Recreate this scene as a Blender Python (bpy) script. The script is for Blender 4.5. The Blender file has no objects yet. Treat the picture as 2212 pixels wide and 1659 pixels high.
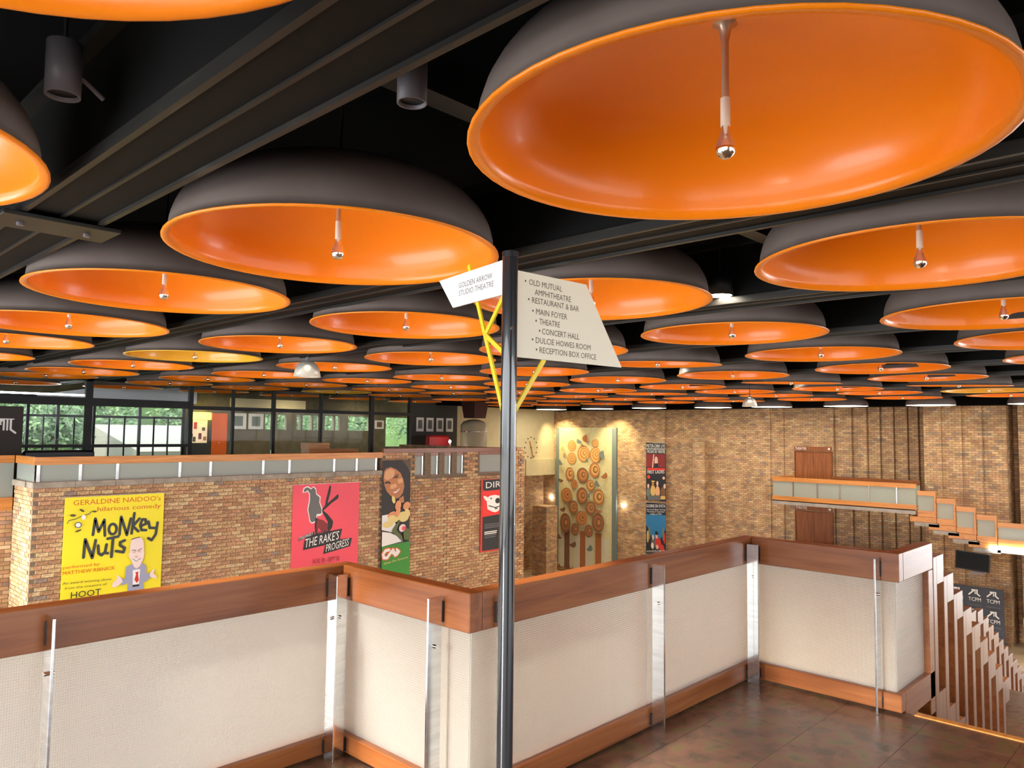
import bpy, bmesh, math, random
from mathutils import Vector, Matrix

random.seed(7)
sc = bpy.context.scene
C = sc.collection
PI = math.pi

# ------------------------------------------------------------------ camera
# world: X and Y follow the building's square grid, landing floor is z = 0
YAW, PITCH, ROLL, FPX = 0.762525, 0.063025, 0.011529, 1637.1
h = Vector((math.cos(YAW), math.sin(YAW), 0)); r0 = Vector((math.sin(YAW), -math.cos(YAW), 0)); zz = Vector((0, 0, 1))
fw = math.cos(PITCH) * h + math.sin(PITCH) * zz; u0 = -math.sin(PITCH) * h + math.cos(PITCH) * zz
rt = math.cos(ROLL) * r0 + math.sin(ROLL) * u0; up = -math.sin(ROLL) * r0 + math.cos(ROLL) * u0
cam = bpy.data.objects.new('camera', bpy.data.cameras.new('camera')); C.objects.link(cam)
cam.matrix_world = Matrix(((rt.x, up.x, -fw.x, 0), (rt.y, up.y, -fw.y, 0), (rt.z, up.z, -fw.z, 1.65), (0, 0, 0, 1)))
cam.data.sensor_width = 36; cam.data.lens = FPX / 2212 * 36; cam.data.clip_end = 400
sc.camera = cam

# ------------------------------------------------------------------ world, daylight, exposure
w = bpy.data.worlds.new('overcast_sky'); sc.world = w; w.use_nodes = True
bg = w.node_tree.nodes['Background']; bg.inputs[0].default_value = (0.92, 0.96, 1.0, 1); bg.inputs[1].default_value = 5.0
sc.view_settings.view_transform = 'Standard'; sc.view_settings.look = 'None'
sc.view_settings.gamma = 1; sc.view_settings.use_curve_mapping = False
sc.view_settings.exposure = 0.8
sc.cycles.max_bounces = 10; sc.cycles.diffuse_bounces = 6; sc.cycles.transmission_bounces = 8; sc.cycles.glossy_bounces = 5
sc.cycles.sample_clamp_indirect = 6

sun = bpy.data.objects.new('low_sun', bpy.data.lights.new('low_sun', 'SUN')); C.objects.link(sun)
sun.data.energy = 6.0; sun.data.angle = math.radians(8); sun.data.color = (1.0, 0.95, 0.86)
sun.rotation_euler = Vector((1.0, -0.03, -0.27)).to_track_quat('-Z', 'Y').to_euler()

def portal(loc, rot, sx, sy):
    l = bpy.data.lights.new('window_daylight', 'AREA'); l.shape = 'RECTANGLE'; l.size = sx; l.size_y = sy
    l.cycles.is_portal = True
    o = bpy.data.objects.new('window_daylight', l); C.objects.link(o); o.location = loc; o.rotation_euler = rot
portal((-5.9, 11.5, -1.2), (0, -PI/2, 0), 8.6, 14.0)
portal((-5.9, -2.3, 1.6), (0, -PI/2, 0), 2.9, 13.0)
portal((16.5, -8.9, 1.6), (PI/2, 0, 0), 33.0, 2.9)
portal((33.1, -4.0, -1.3), (0, PI/2, 0), 8.8, 10.0)
portal((9.0, 30.8, 1.4), (-PI/2, 0, 0), 9.0, 2.2)

# ------------------------------------------------------------------ mesh helpers
class MB:
    def __init__(s): s.v = []; s.f = []; s.sm = []
    def add(s, vs, fs, smooth=False):
        n = len(s.v); s.v += [tuple(v) for v in vs]; s.f += [tuple(i + n for i in f) for f in fs]; s.sm += [smooth] * len(fs); return s
    def box(s, x0, x1, y0, y1, z0, z1):
        if x0 > x1: x0, x1 = x1, x0
        if y0 > y1: y0, y1 = y1, y0
        if z0 > z1: z0, z1 = z1, z0
        return s.add([(x0,y0,z0),(x1,y0,z0),(x1,y1,z0),(x0,y1,z0),(x0,y0,z1),(x1,y0,z1),(x1,y1,z1),(x0,y1,z1)],
                     [(0,3,2,1),(4,5,6,7),(0,1,5,4),(1,2,6,5),(2,3,7,6),(3,0,4,7)])
    def bevbox(s, x0, x1, y0, y1, z0, z1, b=0.004):
        bm = bmesh.new(); bmesh.ops.create_cube(bm, size=1)
        for v in bm.verts: v.co = Vector(((x0+x1)/2 + v.co.x*(x1-x0), (y0+y1)/2 + v.co.y*(y1-y0), (z0+z1)/2 + v.co.z*(z1-z0)))
        bmesh.ops.bevel(bm, geom=list(bm.edges), offset=b, segments=1, affect='EDGES')
        bm.verts.index_update()
        s.add([v.co for v in bm.verts], [[v.index for v in f.verts] for f in bm.faces]); bm.free(); return s
    def lathe(s, prof, n=32, cx=0, cy=0, smooth=True):
        vs = []; fs = []
        for r, z in prof:
            for k in range(n): a = 2*PI*k/n; vs.append((cx + r*math.cos(a), cy + r*math.sin(a), z))
        for i in range(len(prof)-1):
            for k in range(n):
                k2 = (k+1) % n; fs.append((i*n+k, i*n+k2, (i+1)*n+k2, (i+1)*n+k))
        return s.add(vs, fs, smooth)
    def cyl(s, r, z0, z1, n=24, cx=0, cy=0):
        s.lathe([(r, z0), (r, z1)], n, cx, cy)
        c = [(cx + r*math.cos(2*PI*k/n), cy + r*math.sin(2*PI*k/n)) for k in range(n)]
        s.add([(x, y, z1) for x, y in c], [tuple(range(n))]); s.add([(x, y, z0) for x, y in c], [tuple(range(n-1, -1, -1))]); return s
    def tube(s, p, q, r, n=10):
        p, q = Vector(p), Vector(q); d = (q-p).normalized(); a = d.orthogonal().normalized(); b = d.cross(a); vs = []
        for c in (p, q):
            for k in range(n): t = 2*PI*k/n; vs.append(c + r*(math.cos(t)*a + math.sin(t)*b))
        fs = [(k, (k+1) % n, n+(k+1) % n, n+k) for k in range(n)]
        s.add(vs, fs, True); s.add(vs[:n], [tuple(range(n-1, -1, -1))]); s.add(vs[n:], [tuple(range(n))]); return s
    def bar(s, p, q, w, t, nrm):
        p, q, nrm = Vector(p), Vector(q), Vector(nrm).normalized(); d = (q-p).normalized(); a = d.cross(nrm).normalized()*w/2; b = nrm*t/2
        vs = [p-a-b, p+a-b, p+a+b, p-a+b, q-a-b, q+a-b, q+a+b, q-a+b]
        return s.add(vs, [(0,3,2,1),(4,5,6,7),(0,1,5,4),(1,2,6,5),(2,3,7,6),(3,0,4,7)])
    def prism_y(s, pts, y0, y1):      # polygon in x,z pushed along y
        n = len(pts); vs = [(x, y0, z) for x, z in pts] + [(x, y1, z) for x, z in pts]
        fs = [tuple(range(n-1, -1, -1)), tuple(range(n, 2*n))] + [(k, (k+1) % n, n+(k+1) % n, n+k) for k in range(n)]
        return s.add(vs, fs)
    def prism_z(s, pts, z0, z1):
        n = len(pts); vs = [(x, y, z0) for x, y in pts] + [(x, y, z1) for x, y in pts]
        fs = [tuple(range(n-1, -1, -1)), tuple(range(n, 2*n))] + [(k, (k+1) % n, n+(k+1) % n, n+k) for k in range(n)]
        return s.add(vs, fs)
    def mesh(s, name):
        me = bpy.data.meshes.new(name); me.from_pydata(s.v, [], s.f)
        me.polygons.foreach_set('use_smooth', s.sm); me.update(); return me

def link(name, data, mat=None, parent=None, loc=(0,0,0), rot=(0,0,0)):
    o = bpy.data.objects.new(name, data); C.objects.link(o); o.location = loc; o.rotation_euler = rot
    if mat is not None and data is not None and not data.materials: data.materials.append(mat)
    if parent is not None: o.parent = parent
    return o
def part(name, mb, mat, parent=None, loc=(0,0,0), rot=(0,0,0)):
    return link(name, mb.mesh(name), mat, parent, loc, rot)
def tag(o, label=None, cat=None, group=None, kind=None):
    if label: o['label'] = label
    if cat: o['category'] = cat
    if group: o['group'] = group
    if kind: o['kind'] = kind
    return o
def thing(name, label, cat, loc=(0,0,0), rotz=0, group=None, kind=None):
    o = link(name, None, None, None, loc, (0,0,rotz)); o.empty_display_size = 0.1
    return tag(o, label, cat, group, kind)
def copy_tree(o, parent=None):
    c = o.copy(); C.objects.link(c); c.parent = parent
    for ch in list(o.children): copy_tree(ch, c)
    return c

# ------------------------------------------------------------------ materials
def mat(name, col, rough=0.5, metal=0.0, spec=0.5, coat=0.0, emit=None, estr=0.0, trans=0.0, alpha=1.0):
    m = bpy.data.materials.new(name); m.use_nodes = True; b = m.node_tree.nodes['Principled BSDF']
    b.inputs['Base Color'].default_value = (*col, 1); b.inputs['Roughness'].default_value = rough
    b.inputs['Metallic'].default_value = metal; b.inputs['Specular IOR Level'].default_value = spec
    b.inputs['Coat Weight'].default_value = coat; b.inputs['Transmission Weight'].default_value = trans; b.inputs['Alpha'].default_value = alpha
    if emit: b.inputs['Emission Color'].default_value = (*emit, 1); b.inputs['Emission Strength'].default_value = estr
    return m
def N(m, t): return m.node_tree.nodes.new(t)
def L(m, a, b): m.node_tree.links.new(a, b)
def B(m): return m.node_tree.nodes['Principled BSDF']
def ramp(m, stops, interp='LINEAR'):
    r = N(m, 'ShaderNodeValToRGB'); e = r.color_ramp.elements; r.color_ramp.interpolation = interp
    while len(e) < len(stops): e.new(0.5)
    for el, (p, c) in zip(e, stops): el.position = p; el.color = (*c, 1)
    return r
def coords(m, scale=(1,1,1), rot=(0,0,0)):
    t = N(m, 'ShaderNodeTexCoord'); mp = N(m, 'ShaderNodeMapping'); mp.inputs['Scale'].default_value = scale; mp.inputs['Rotation'].default_value = rot
    L(m, t.outputs['Object'], mp.inputs['Vector']); return mp.outputs['Vector']
def bump(m, hgt, strength, dist):
    b = N(m, 'ShaderNodeBump'); b.inputs['Strength'].default_value = strength; b.inputs['Distance'].default_value = dist
    L(m, hgt, b.inputs['Height']); L(m, b.outputs['Normal'], B(m).inputs['Normal']); return b
def noisy(name, stops, scale=(3,3,3), rough=0.5, detail=6, bmp=0.0, **k):
    m = mat(name, stops[0][1], rough, **k); v = coords(m, scale); n = N(m, 'ShaderNodeTexNoise'); n.inputs['Detail'].default_value = detail
    n.inputs['Scale'].default_value = 1.0; L(m, v, n.inputs['Vector']); r = ramp(m, stops); L(m, n.outputs['Fac'], r.inputs[0]); L(m, r.outputs[0], B(m).inputs['Base Color'])
    if bmp: bump(m, n.outputs['Fac'], bmp, 0.01)
    return m
def wood(name, dark, mid, light, rough=0.32, grain=(0.5, 9, 9)):
    m = mat(name, mid, rough, coat=0.16, spec=0.42); B(m).inputs['Coat Roughness'].default_value = 0.2
    v = coords(m, grain); n = N(m, 'ShaderNodeTexNoise'); n.inputs['Scale'].default_value = 1.6; n.inputs['Detail'].default_value = 9; n.inputs['Roughness'].default_value = 0.62; n.inputs['Distortion'].default_value = 0.9
    L(m, v, n.inputs['Vector'])
    r = ramp(m, [(0.28, dark), (0.5, mid), (0.75, light)]); L(m, n.outputs['Fac'], r.inputs[0]); L(m, r.outputs[0], B(m).inputs['Base Color'])
    return m

BRICK = [(0.0, (0.40,0.22,0.115)), (0.16, (0.52,0.33,0.17)), (0.34, (0.58,0.40,0.21)), (0.5, (0.45,0.25,0.135)), (0.64, (0.63,0.46,0.26)), (0.78, (0.54,0.30,0.17)), (0.955, (0.30,0.22,0.175)), (1.0, (0.66,0.52,0.32))]
def brick_single(name, island):
    m = mat(name, (0.4,0.2,0.1), 0.75); src = N(m, 'ShaderNodeNewGeometry' if island else 'ShaderNodeObjectInfo')
    r = ramp(m, BRICK, 'CONSTANT'); L(m, src.outputs['Random Per Island' if island else 'Random'], r.inputs[0])
    v = coords(m, (22,22,22)); n = N(m, 'ShaderNodeTexNoise'); n.inputs['Scale'].default_value = 1; n.inputs['Detail'].default_value = 5; L(m, v, n.inputs['Vector'])
    g = ramp(m, [(0.3, (0.55,0.55,0.55)), (0.7, (1.35,1.3,1.2))]); L(m, n.outputs['Fac'], g.inputs[0])
    mx = N(m, 'ShaderNodeMix'); mx.data_type = 'RGBA'; mx.blend_type = 'MULTIPLY'; mx.inputs[0].default_value = 1; L(m, r.outputs[0], mx.inputs[6]); L(m, g.outputs[0], mx.inputs[7])
    L(m, mx.outputs[2], B(m).inputs['Base Color']); bump(m, n.outputs['Fac'], 0.5, 0.006); return m
def brick_far(name, axis):
    m = mat(name, (0.4,0.2,0.1), 0.75); t = N(m, 'ShaderNodeTexCoord'); sx = N(m, 'ShaderNodeSeparateXYZ'); cb = N(m, 'ShaderNodeCombineXYZ')
    L(m, t.outputs['Object'], sx.inputs[0])
    if axis == 'both':
        ad = N(m, 'ShaderNodeMath'); L(m, sx.outputs[0], ad.inputs[0]); L(m, sx.outputs[1], ad.inputs[1]); L(m, ad.outputs[0], cb.inputs[0])
    else: L(m, sx.outputs[axis], cb.inputs[0])
    L(m, sx.outputs[2], cb.inputs[1])
    br = N(m, 'ShaderNodeTexBrick'); br.inputs['Scale'].default_value = 1; br.inputs['Brick Width'].default_value = 0.234; br.inputs['Row Height'].default_value = 0.086
    br.inputs['Mortar Size'].default_value = 0.007; br.inputs['Mortar Smooth'].default_value = 0.3
    br.inputs['Color1'].default_value = (0,0,0,1); br.inputs['Color2'].default_value = (1,1,1,1); br.inputs['Mortar'].default_value = (0.5,0.5,0.5,1)
    L(m, cb.outputs[0], br.inputs['Vector'])
    r = ramp(m, BRICK); L(m, br.outputs['Color'], r.inputs[0])
    n = N(m, 'ShaderNodeTexNoise'); n.inputs['Scale'].default_value = 2.5; n.inputs['Detail'].default_value = 8; L(m, cb.outputs[0], n.inputs['Vector'])
    g = ramp(m, [(0.3, (0.65,0.63,0.6)), (0.7, (1.25,1.22,1.15))]); L(m, n.outputs['Fac'], g.inputs[0])
    mx = N(m, 'ShaderNodeMix'); mx.data_type = 'RGBA'; mx.blend_type = 'MULTIPLY'; mx.inputs[0].default_value = 1; L(m, r.outputs[0], mx.inputs[6]); L(m, g.outputs[0], mx.inputs[7])
    m2 = N(m, 'ShaderNodeMix'); m2.data_type = 'RGBA'; L(m, br.outputs['Fac'], m2.inputs[0]); L(m, mx.outputs[2], m2.inputs[6]); m2.inputs[7].default_value = (0.16,0.11,0.07,1)
    L(m, m2.outputs[2], B(m).inputs['Base Color'])
    iv = N(m, 'ShaderNodeMath'); iv.operation = 'SUBTRACT'; iv.inputs[0].default_value = 1; L(m, br.outputs['Fac'], iv.inputs[1])
    a2 = N(m, 'ShaderNodeMath'); L(m, iv.outputs[0], a2.inputs[0]); L(m, br.outputs['Color'], a2.inputs[1])
    bump(m, a2.outputs[0], 0.6, 0.012); return m
def panel_glass(name, col, trans, rough, fx, fz, strength, frost=0.3):
    m = mat(name, col, rough, trans=trans); B(m).inputs['IOR'].default_value = 1.45
    v = coords(m)
    wx = N(m, 'ShaderNodeTexWave'); wx.bands_direction = 'X'; wx.inputs['Scale'].default_value = fx; wx.inputs['Distortion'].default_value = 0.6
    wz = N(m, 'ShaderNodeTexWave'); wz.bands_direction = 'Z'; wz.inputs['Scale'].default_value = fz; wz.inputs['Distortion'].default_value = 0.6
    L(m, v, wx.inputs['Vector']); L(m, v, wz.inputs['Vector'])
    n = N(m, 'ShaderNodeTexNoise'); n.inputs['Scale'].default_value = 90; L(m, v, n.inputs['Vector'])
    a = N(m, 'ShaderNodeMath'); L(m, wx.outputs['Fac'], a.inputs[0]); L(m, wz.outputs['Fac'], a.inputs[1])
    a2 = N(m, 'ShaderNodeMath'); L(m, a.outputs[0], a2.inputs[0]); L(m, n.outputs['Fac'], a2.inputs[1])
    bp = bump(m, a2.outputs[0], strength, 0.004)
    tl = N(m, 'ShaderNodeBsdfTranslucent'); tl.inputs['Color'].default_value = (0.85, 0.83, 0.76, 1); L(m, bp.outputs['Normal'], tl.inputs['Normal'])
    mx = N(m, 'ShaderNodeMixShader'); mx.inputs[0].default_value = frost; L(m, B(m).outputs[0], mx.inputs[1]); L(m, tl.outputs[0], mx.inputs[2])
    L(m, mx.outputs[0], m.node_tree.nodes['Material Output'].inputs['Surface']); return m

M = dict(
 orange=mat('dome_orange', (0.95,0.25,0.004), 0.28, coat=0.12, spec=0.4), yellow=mat('dome_yellow', (0.86,0.46,0.03), 0.3, coat=0.3),
 shell=noisy('dome_shell', [(0.3,(0.165,0.125,0.112)), (0.7,(0.205,0.165,0.150))], (2,2,2), 0.42),
 chrome=mat('chrome', (0.82,0.82,0.80), 0.08, 1.0), rod=mat('rod_metal', (0.60,0.52,0.40), 0.28, 0.45), socket=mat('socket', (0.80,0.78,0.68), 0.35),
 bulbglass=mat('bulb_glass', (0.95,0.85,0.78), 0.05, trans=0.9),
 black=noisy('black_paint', [(0.3,(0.004,0.004,0.005)), (0.75,(0.012,0.012,0.012))], (2,2,2), 0.55), ceiling=mat('ceiling_black', (0.0025,0.0025,0.003), 0.9, spec=0.1),
 beam=noisy('beam_lit_paint', [(0.3,(0.008,0.008,0.008)), (0.62,(0.024,0.022,0.019)), (0.82,(0.12,0.11,0.09))], (6,0.8,6), 0.45), beamshade=mat('beam_shade', (0.0035,0.0035,0.0035), 0.7, spec=0.2),  # one beam finish twice: lighter for lit edges, darker for shaded faces
 grey=mat('grey_can', (0.16,0.15,0.17), 0.45), dark=mat('dark_metal', (0.02,0.022,0.026), 0.3, 0.4),
 steel=noisy('steel', [(0.3,(0.62,0.62,0.63)), (0.7,(0.80,0.80,0.80))], (6,6,60), 0.16, metal=1.0),
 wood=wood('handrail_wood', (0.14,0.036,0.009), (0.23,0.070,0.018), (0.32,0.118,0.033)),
 woodlight=wood('stair_wood', (0.17,0.058,0.020), (0.25,0.095,0.034), (0.33,0.14,0.055), 0.30, (9, 9, 0.5)),
 woodorange=wood('balcony_wood', (0.42,0.15,0.030), (0.62,0.25,0.055), (0.74,0.34,0.09), 0.36),
 woodred=wood('door_wood', (0.17,0.045,0.012), (0.28,0.085,0.022), (0.40,0.14,0.04), 0.4, (9,9,0.5)),
 glass=panel_glass('cast_glass', (0.96,0.95,0.90), 0.80, 0.20, 36, 28, 0.22),
 glassfar=panel_glass('gallery_glass', (0.62,0.70,0.64), 0.45, 0.25, 22, 16, 0.15),
 clear=mat('clear_glass', (0.97,0.985,0.98), 0.0, trans=1.0),
 slate=noisy('slate_tile', [(0.25,(0.040,0.026,0.018)), (0.40,(0.095,0.056,0.034)), (0.50,(0.140,0.068,0.044)), (0.60,(0.120,0.086,0.038)), (0.75,(0.075,0.055,0.038))], (6,6,6), 0.25, 13, 0.4),
 grout=mat('floor_grout', (0.07,0.048,0.032), 0.5), foyer=noisy('foyer_floor', [(0.3,(0.40,0.30,0.17)), (0.7,(0.58,0.46,0.29))], (1.5,1.5,1.5), 0.4),
 coping=noisy('coping_stone', [(0.3,(0.26,0.22,0.17)), (0.7,(0.40,0.35,0.28))], (5,5,5), 0.7), mortar=noisy('mortar', [(0.3,(0.16,0.115,0.075)), (0.7,(0.24,0.18,0.12))], (20,20,20), 0.9),
 concrete=noisy('concrete', [(0.3,(0.30,0.28,0.25)), (0.7,(0.42,0.39,0.35))], (3,3,3), 0.8),
 cream=noisy('cream_plaster', [(0.3,(0.60,0.52,0.30)), (0.7,(0.66,0.58,0.35))], (3,3,3), 0.7), palegrey=mat('pale_grey', (0.80,0.84,0.88), 0.7),
 brick=brick_single('brick_piece', False), brickstuff=brick_single('brick_pieces', True), brickx=brick_far('brick_face_x', 0), bricky=brick_far('brick_face_y', 1), brickb=brick_far('brick_face_both', 'both'),
 white=mat('print_white', (0.85,0.85,0.82), 0.5), offwhite=mat('sign_board_cream', (0.80,0.78,0.62), 0.45), signwhite=mat('sign_board_white', (0.86,0.86,0.84), 0.45),
 ink=mat('print_black', (0.012,0.012,0.014), 0.5), inkbrown=mat('letter_brown', (0.10,0.065,0.03), 0.5), inkgrey=mat('letter_grey', (0.20,0.20,0.21), 0.5), charcoal=mat('print_charcoal', (0.045,0.050,0.050), 0.5),
 pyellow=mat('print_yellow', (0.90,0.78,0.02), 0.45), pred=mat('print_red', (0.62,0.03,0.02), 0.5), pink=mat('print_pinkred', (0.84,0.075,0.115), 0.45), orangeink=mat('print_orange', (0.68,0.11,0.01), 0.5),
 green=mat('print_green', (0.035,0.27,0.025), 0.5), skin=mat('print_skin', (0.72,0.46,0.36), 0.5), skinpale=mat('print_pale_skin', (0.86,0.70,0.66), 0.5), skinbrown=mat('print_brown_skin', (0.50,0.20,0.07), 0.5), skinlit=mat('print_lit_skin', (0.72,0.38,0.18), 0.5),
 suit=mat('print_suit', (0.34,0.36,0.50), 0.5), hair=mat('print_hair', (0.014,0.010,0.011), 0.5), petal=mat('print_petal', (0.80,0.66,0.25), 0.5), peach=mat('print_peach', (0.80,0.34,0.14), 0.5), leaf=mat('print_leaf', (0.10,0.14,0.03), 0.5), pgrey=mat('print_grey', (0.13,0.13,0.13), 0.5), pblue=mat('print_blue', (0.02,0.19,0.42), 0.5), navy=mat('print_navy', (0.007,0.009,0.024), 0.5), maroon=mat('print_maroon', (0.22,0.02,0.02), 0.5),
 strut=mat('strut_yellow', (0.88,0.66,0.02), 0.4), pole=mat('pole_black', (0.018,0.020,0.024), 0.16, coat=0.6),
 lampwhite=mat('lamp_diffuser', (0.9,0.9,0.88), 0.5, emit=(1.0,0.90,0.72), estr=9.0), lens=mat('lamp_lens', (0.9,0.9,0.85), 0.5, emit=(1.0,0.90,0.72), estr=30.0), tube=mat('tube_light', (0.9,0.9,0.9), 0.5, emit=(0.95,0.98,1.0), estr=14.0),
 bell=mat('frosted_shade', (0.80,0.78,0.70), 0.4, trans=0.35), screen=mat('tv_screen', (0.002,0.002,0.002), 0.4, spec=0.1), gallerywall=noisy('olive_wall', [(0.3,(0.10,0.085,0.045)), (0.7,(0.16,0.13,0.07))], (3,3,3), 0.8), darkwall=mat('dark_grey_wall', (0.055,0.058,0.056), 0.8), doororange=mat('orange_door', (0.85,0.15,0.01), 0.5), redsofa=mat('red_upholstery', (0.42,0.015,0.02), 0.6),
 litheader=mat('lit_header', (0.9,0.8,0.1), 0.5, emit=(1.0,0.85,0.08), estr=2.2), caseback=mat('case_back', (0.75,0.60,0.42), 0.6, emit=(1.0,0.75,0.45), estr=0.35),
 tap=noisy('tapestry_cloth', [(0.3,(0.56,0.50,0.25)), (0.7,(0.66,0.60,0.34))], (8,8,8), 0.85), t1=mat('tapestry_ochre', (0.50,0.22,0.06), 0.9), t2=mat('tapestry_rust', (0.36,0.13,0.045), 0.9), t3=mat('tapestry_sand', (0.66,0.42,0.14), 0.9), t4=mat('tapestry_brown', (0.20,0.095,0.05), 0.9), t5=mat('tapestry_slate', (0.16,0.20,0.19), 0.9), t6=mat('tapestry_silver', (0.60,0.58,0.46), 0.6),
 grass=noisy('grass', [(0.3,(0.04,0.085,0.02)), (0.7,(0.10,0.16,0.045))], (1.2,1.2,1.2), 0.9), road=mat('pale_road', (0.085,0.085,0.065), 0.9), paving=mat('bounce_paving', (0.50,0.48,0.45), 0.9), bark=mat('bark', (0.10,0.07,0.05), 0.9), foliage=noisy('foliage', [(0.3,(0.018,0.055,0.012)), (0.5,(0.045,0.105,0.025)), (0.72,(0.11,0.18,0.05))], (1.6,1.6,1.6), 0.6),
)

B(M['clear']).inputs['IOR'].default_value = 1.12

# ================================================================== THE SETTING
def struct(name, mb, m, label, parent=None):
    o = part(name, mb, m, parent)
    if parent is None: tag(o, label, name.split('_')[0], None, 'structure')
    return o
# --- landing where the camera stands, with slate tiles laid one by one
fl = struct('floor', MB().box(-6,5.0,-9,1.45,-0.42,-0.021).box(-6,5.02,1.45,2.52,-0.42,-0.021).box(-6,2.38,2.52,3.48,-0.42,-0.021), M['grout'], 'dark slate tiled landing floor at the top of the stairs')
tile_me = MB().box(0.001, 0.449, 0.001, 0.449, -0.02, 0.0).mesh('floor_tile'); tile_me.materials.append(M['slate'])
strips = MB()
REG = ((-6.0, 4.985, -9.0, 1.46), (-6.0, 5.0, 1.46, 2.47), (-6.0, 2.34, 2.47, 3.43))
for i in range(-14, 12):
    for j in range(-20, 8):
        x0, y0 = i*0.45 + (0.0 if j % 2 else 0.225), j*0.45
        for a, b, c, d in REG:
            xa, xb, ya, yb = max(x0+.001, a), min(x0+.449, b), max(y0+.001, c), min(y0+.449, d)
            if xb - xa < 0.01 or yb - ya < 0.01: continue
            full = xb - xa > 0.44 and yb - ya > 0.44
            if x0 > 1.3 and y0 > -0.6:
                if full: link('floor_tile', tile_me, None, fl, (x0, y0, random.uniform(-0.0003, 0.0003)))
                else: part('floor_tile', MB().box(xa, xb, ya, yb, -0.02, 0), M['slate'], fl)
            else: strips.box(xa, xb, ya, yb, -0.02, 0)
tag(part('floor_tile', strips, M['slate'], fl), kind='stuff')
part('stair_nosing', MB().bevbox(4.985, 5.045, -9, 1.44, -0.05, 0.006), M['woodorange'], fl)
# --- the foyer far below, the galleries and the roof
struct('floor_foyer', MB().box(-6,36,-9,34,-6.3,-6.0), M['foyer'], 'pale tan floor of the deep foyer')
struct('ceiling', MB().box(-6.2,36,-9.2,31.3,4.3,4.5), M['ceiling'], 'black ceiling high above the hanging domes')
struct('floor_gallery', MB().box(4.75,19,17.92,31,-0.3,0).box(-6,4.75,19.0,31,-0.3,0).box(19,25.4,24,31,-0.3,0), M['grout'], 'dark floor of the opposite gallery')
# --- staircase: upper flight, middle landing, lower flights
st = thing('staircase', 'brown tiled staircase dropping from the landing to the foyer', 'stairs', (0,0,0), 0, None, 'structure')
step_me = MB().bevbox(0, 0.25, -3.2, 1.42, -0.155, 0, 0.006).mesh('step'); step_me.materials.append(M['slate'])
for k in range(1, 10): link('step', step_me, None, st, (5.03 + 0.24*(k-1), 0, -0.155*k))
part('middle_landing', MB().box(7.19, 11.55, -3.2, 2.6, -1.85, -1.55), M['slate'], st)
step_me2 = MB().bevbox(0, 0.30, -3.2, 2.3, -0.155, 0, 0.006).mesh('step'); step_me2.materials.append(M['foyer'])
for k in range(1, 12): link('step', step_me2, None, st, (11.55 + 0.29*(k-1), 0, -1.55 - 0.155*k))
part('lower_landing', MB().box(14.74, 21.0, -3.2, 3.6, -3.7, -3.41), M['foyer'], st)
for k in range(1, 17): link('step', step_me2, None, st, (21.0 + 0.29*(k-1), 0.9, -3.41 - 0.155*k))
# --- opposite gallery wall, bricks built singly on a mortar backing
gw = struct('wall_gallery', MB().box(4.465,13.05,17.515,18.86,-6,0.395).box(13.05,18.95,17.515,17.9,-6,0.32), M['mortar'], 'brick front of the opposite gallery hung with show posters')
br_me = MB().bevbox(-0.111,0.111,0,0.08,-0.037,0.037,0.004).mesh('brick'); br_me.materials.append(M['brick'])
pieces = []
row = 0
z = 0.357
while z > -2.5:
    x = 4.56 + (0.117 if row % 2 else 0) - 0.0
    while x < 13.0:
        pieces.append((x, z)); x += 0.234
    row += 1; z -= 0.086
pieces.sort(key=lambda p: p[0])
vis = [p for p in pieces if not (5.08 < p[0] < 6.98 and p[1] < 0.14) and p[1] > -2.1]
singles = set(vis[:300]); stuff = MB()
for x, z in pieces:
    d = random.uniform(-0.004, 0.006)
    if (x, z) in singles: link('brick', br_me, None, gw, (x, 17.505 + d, z))
    else: stuff.box(x-0.111, x+0.111, 17.505+d, 17.58, z-0.037, z+0.037)
r = 0; z = 0.357
while z > -2.5:                                  # the end of the wall, facing the daylight
    y = 17.50 + (0.117 if r % 2 else 0.0)
    while y < 18.80:
        d = random.uniform(-0.004, 0.006); stuff.box(4.450+d, 4.52, y, min(y+0.222, 18.86), z-0.037, z+0.037); y += 0.234
    r += 1; z -= 0.086
BAYS = [(14.23,14.62), (14.85,15.19), (15.39,15.70), (15.90,16.22), (16.88,18.35)]
r = 0; z = 0.97
while z > -4.2:                                  # stepped piers further along
    x = 13.06 + (0.117 if r % 2 else 0)
    while x < 18.94:
        inbay = z > 0.22 and any(a-0.10 < x+0.111 < b+0.10 for a, b in BAYS)
        if not inbay:
            d = random.uniform(-0.004, 0.006) + (-0.035 if int((x-13)/0.8) % 2 else 0)
            stuff.box(x, min(x+0.222, 18.95), 17.505+d, 17.60, z-0.037, z+0.037)
        x += 0.234
    r += 1; z -= 0.086
tag(part('brick', stuff, M['brickstuff'], gw), kind='stuff')
for a, b in ((13.05,14.23),(14.62,14.85),(15.19,15.39),(15.70,15.90),(16.22,16.88),(18.35,18.95)): part('pier', MB().box(a, b, 17.515, 17.9, 0.32, 1.0), M['mortar'], gw)
for k in range(11):
    a = 4.43 + k*0.784; part('coping_stone', MB().bevbox(a, a+0.780, 17.46, 17.92, 0.40, 0.525, 0.008), M['coping'], gw)
part('coping_stone', MB().bevbox(4.40, 4.68, 17.92, 18.9, 0.40, 0.525, 0.008), M['coping'], gw)
# --- side gallery to the left of it
struct('wall_side_gallery', MB().box(-6,4.7,18.88,19.2,-6,-0.13), M['brickx'], 'brick wall below the side gallery, set back beside the pier')
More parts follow.
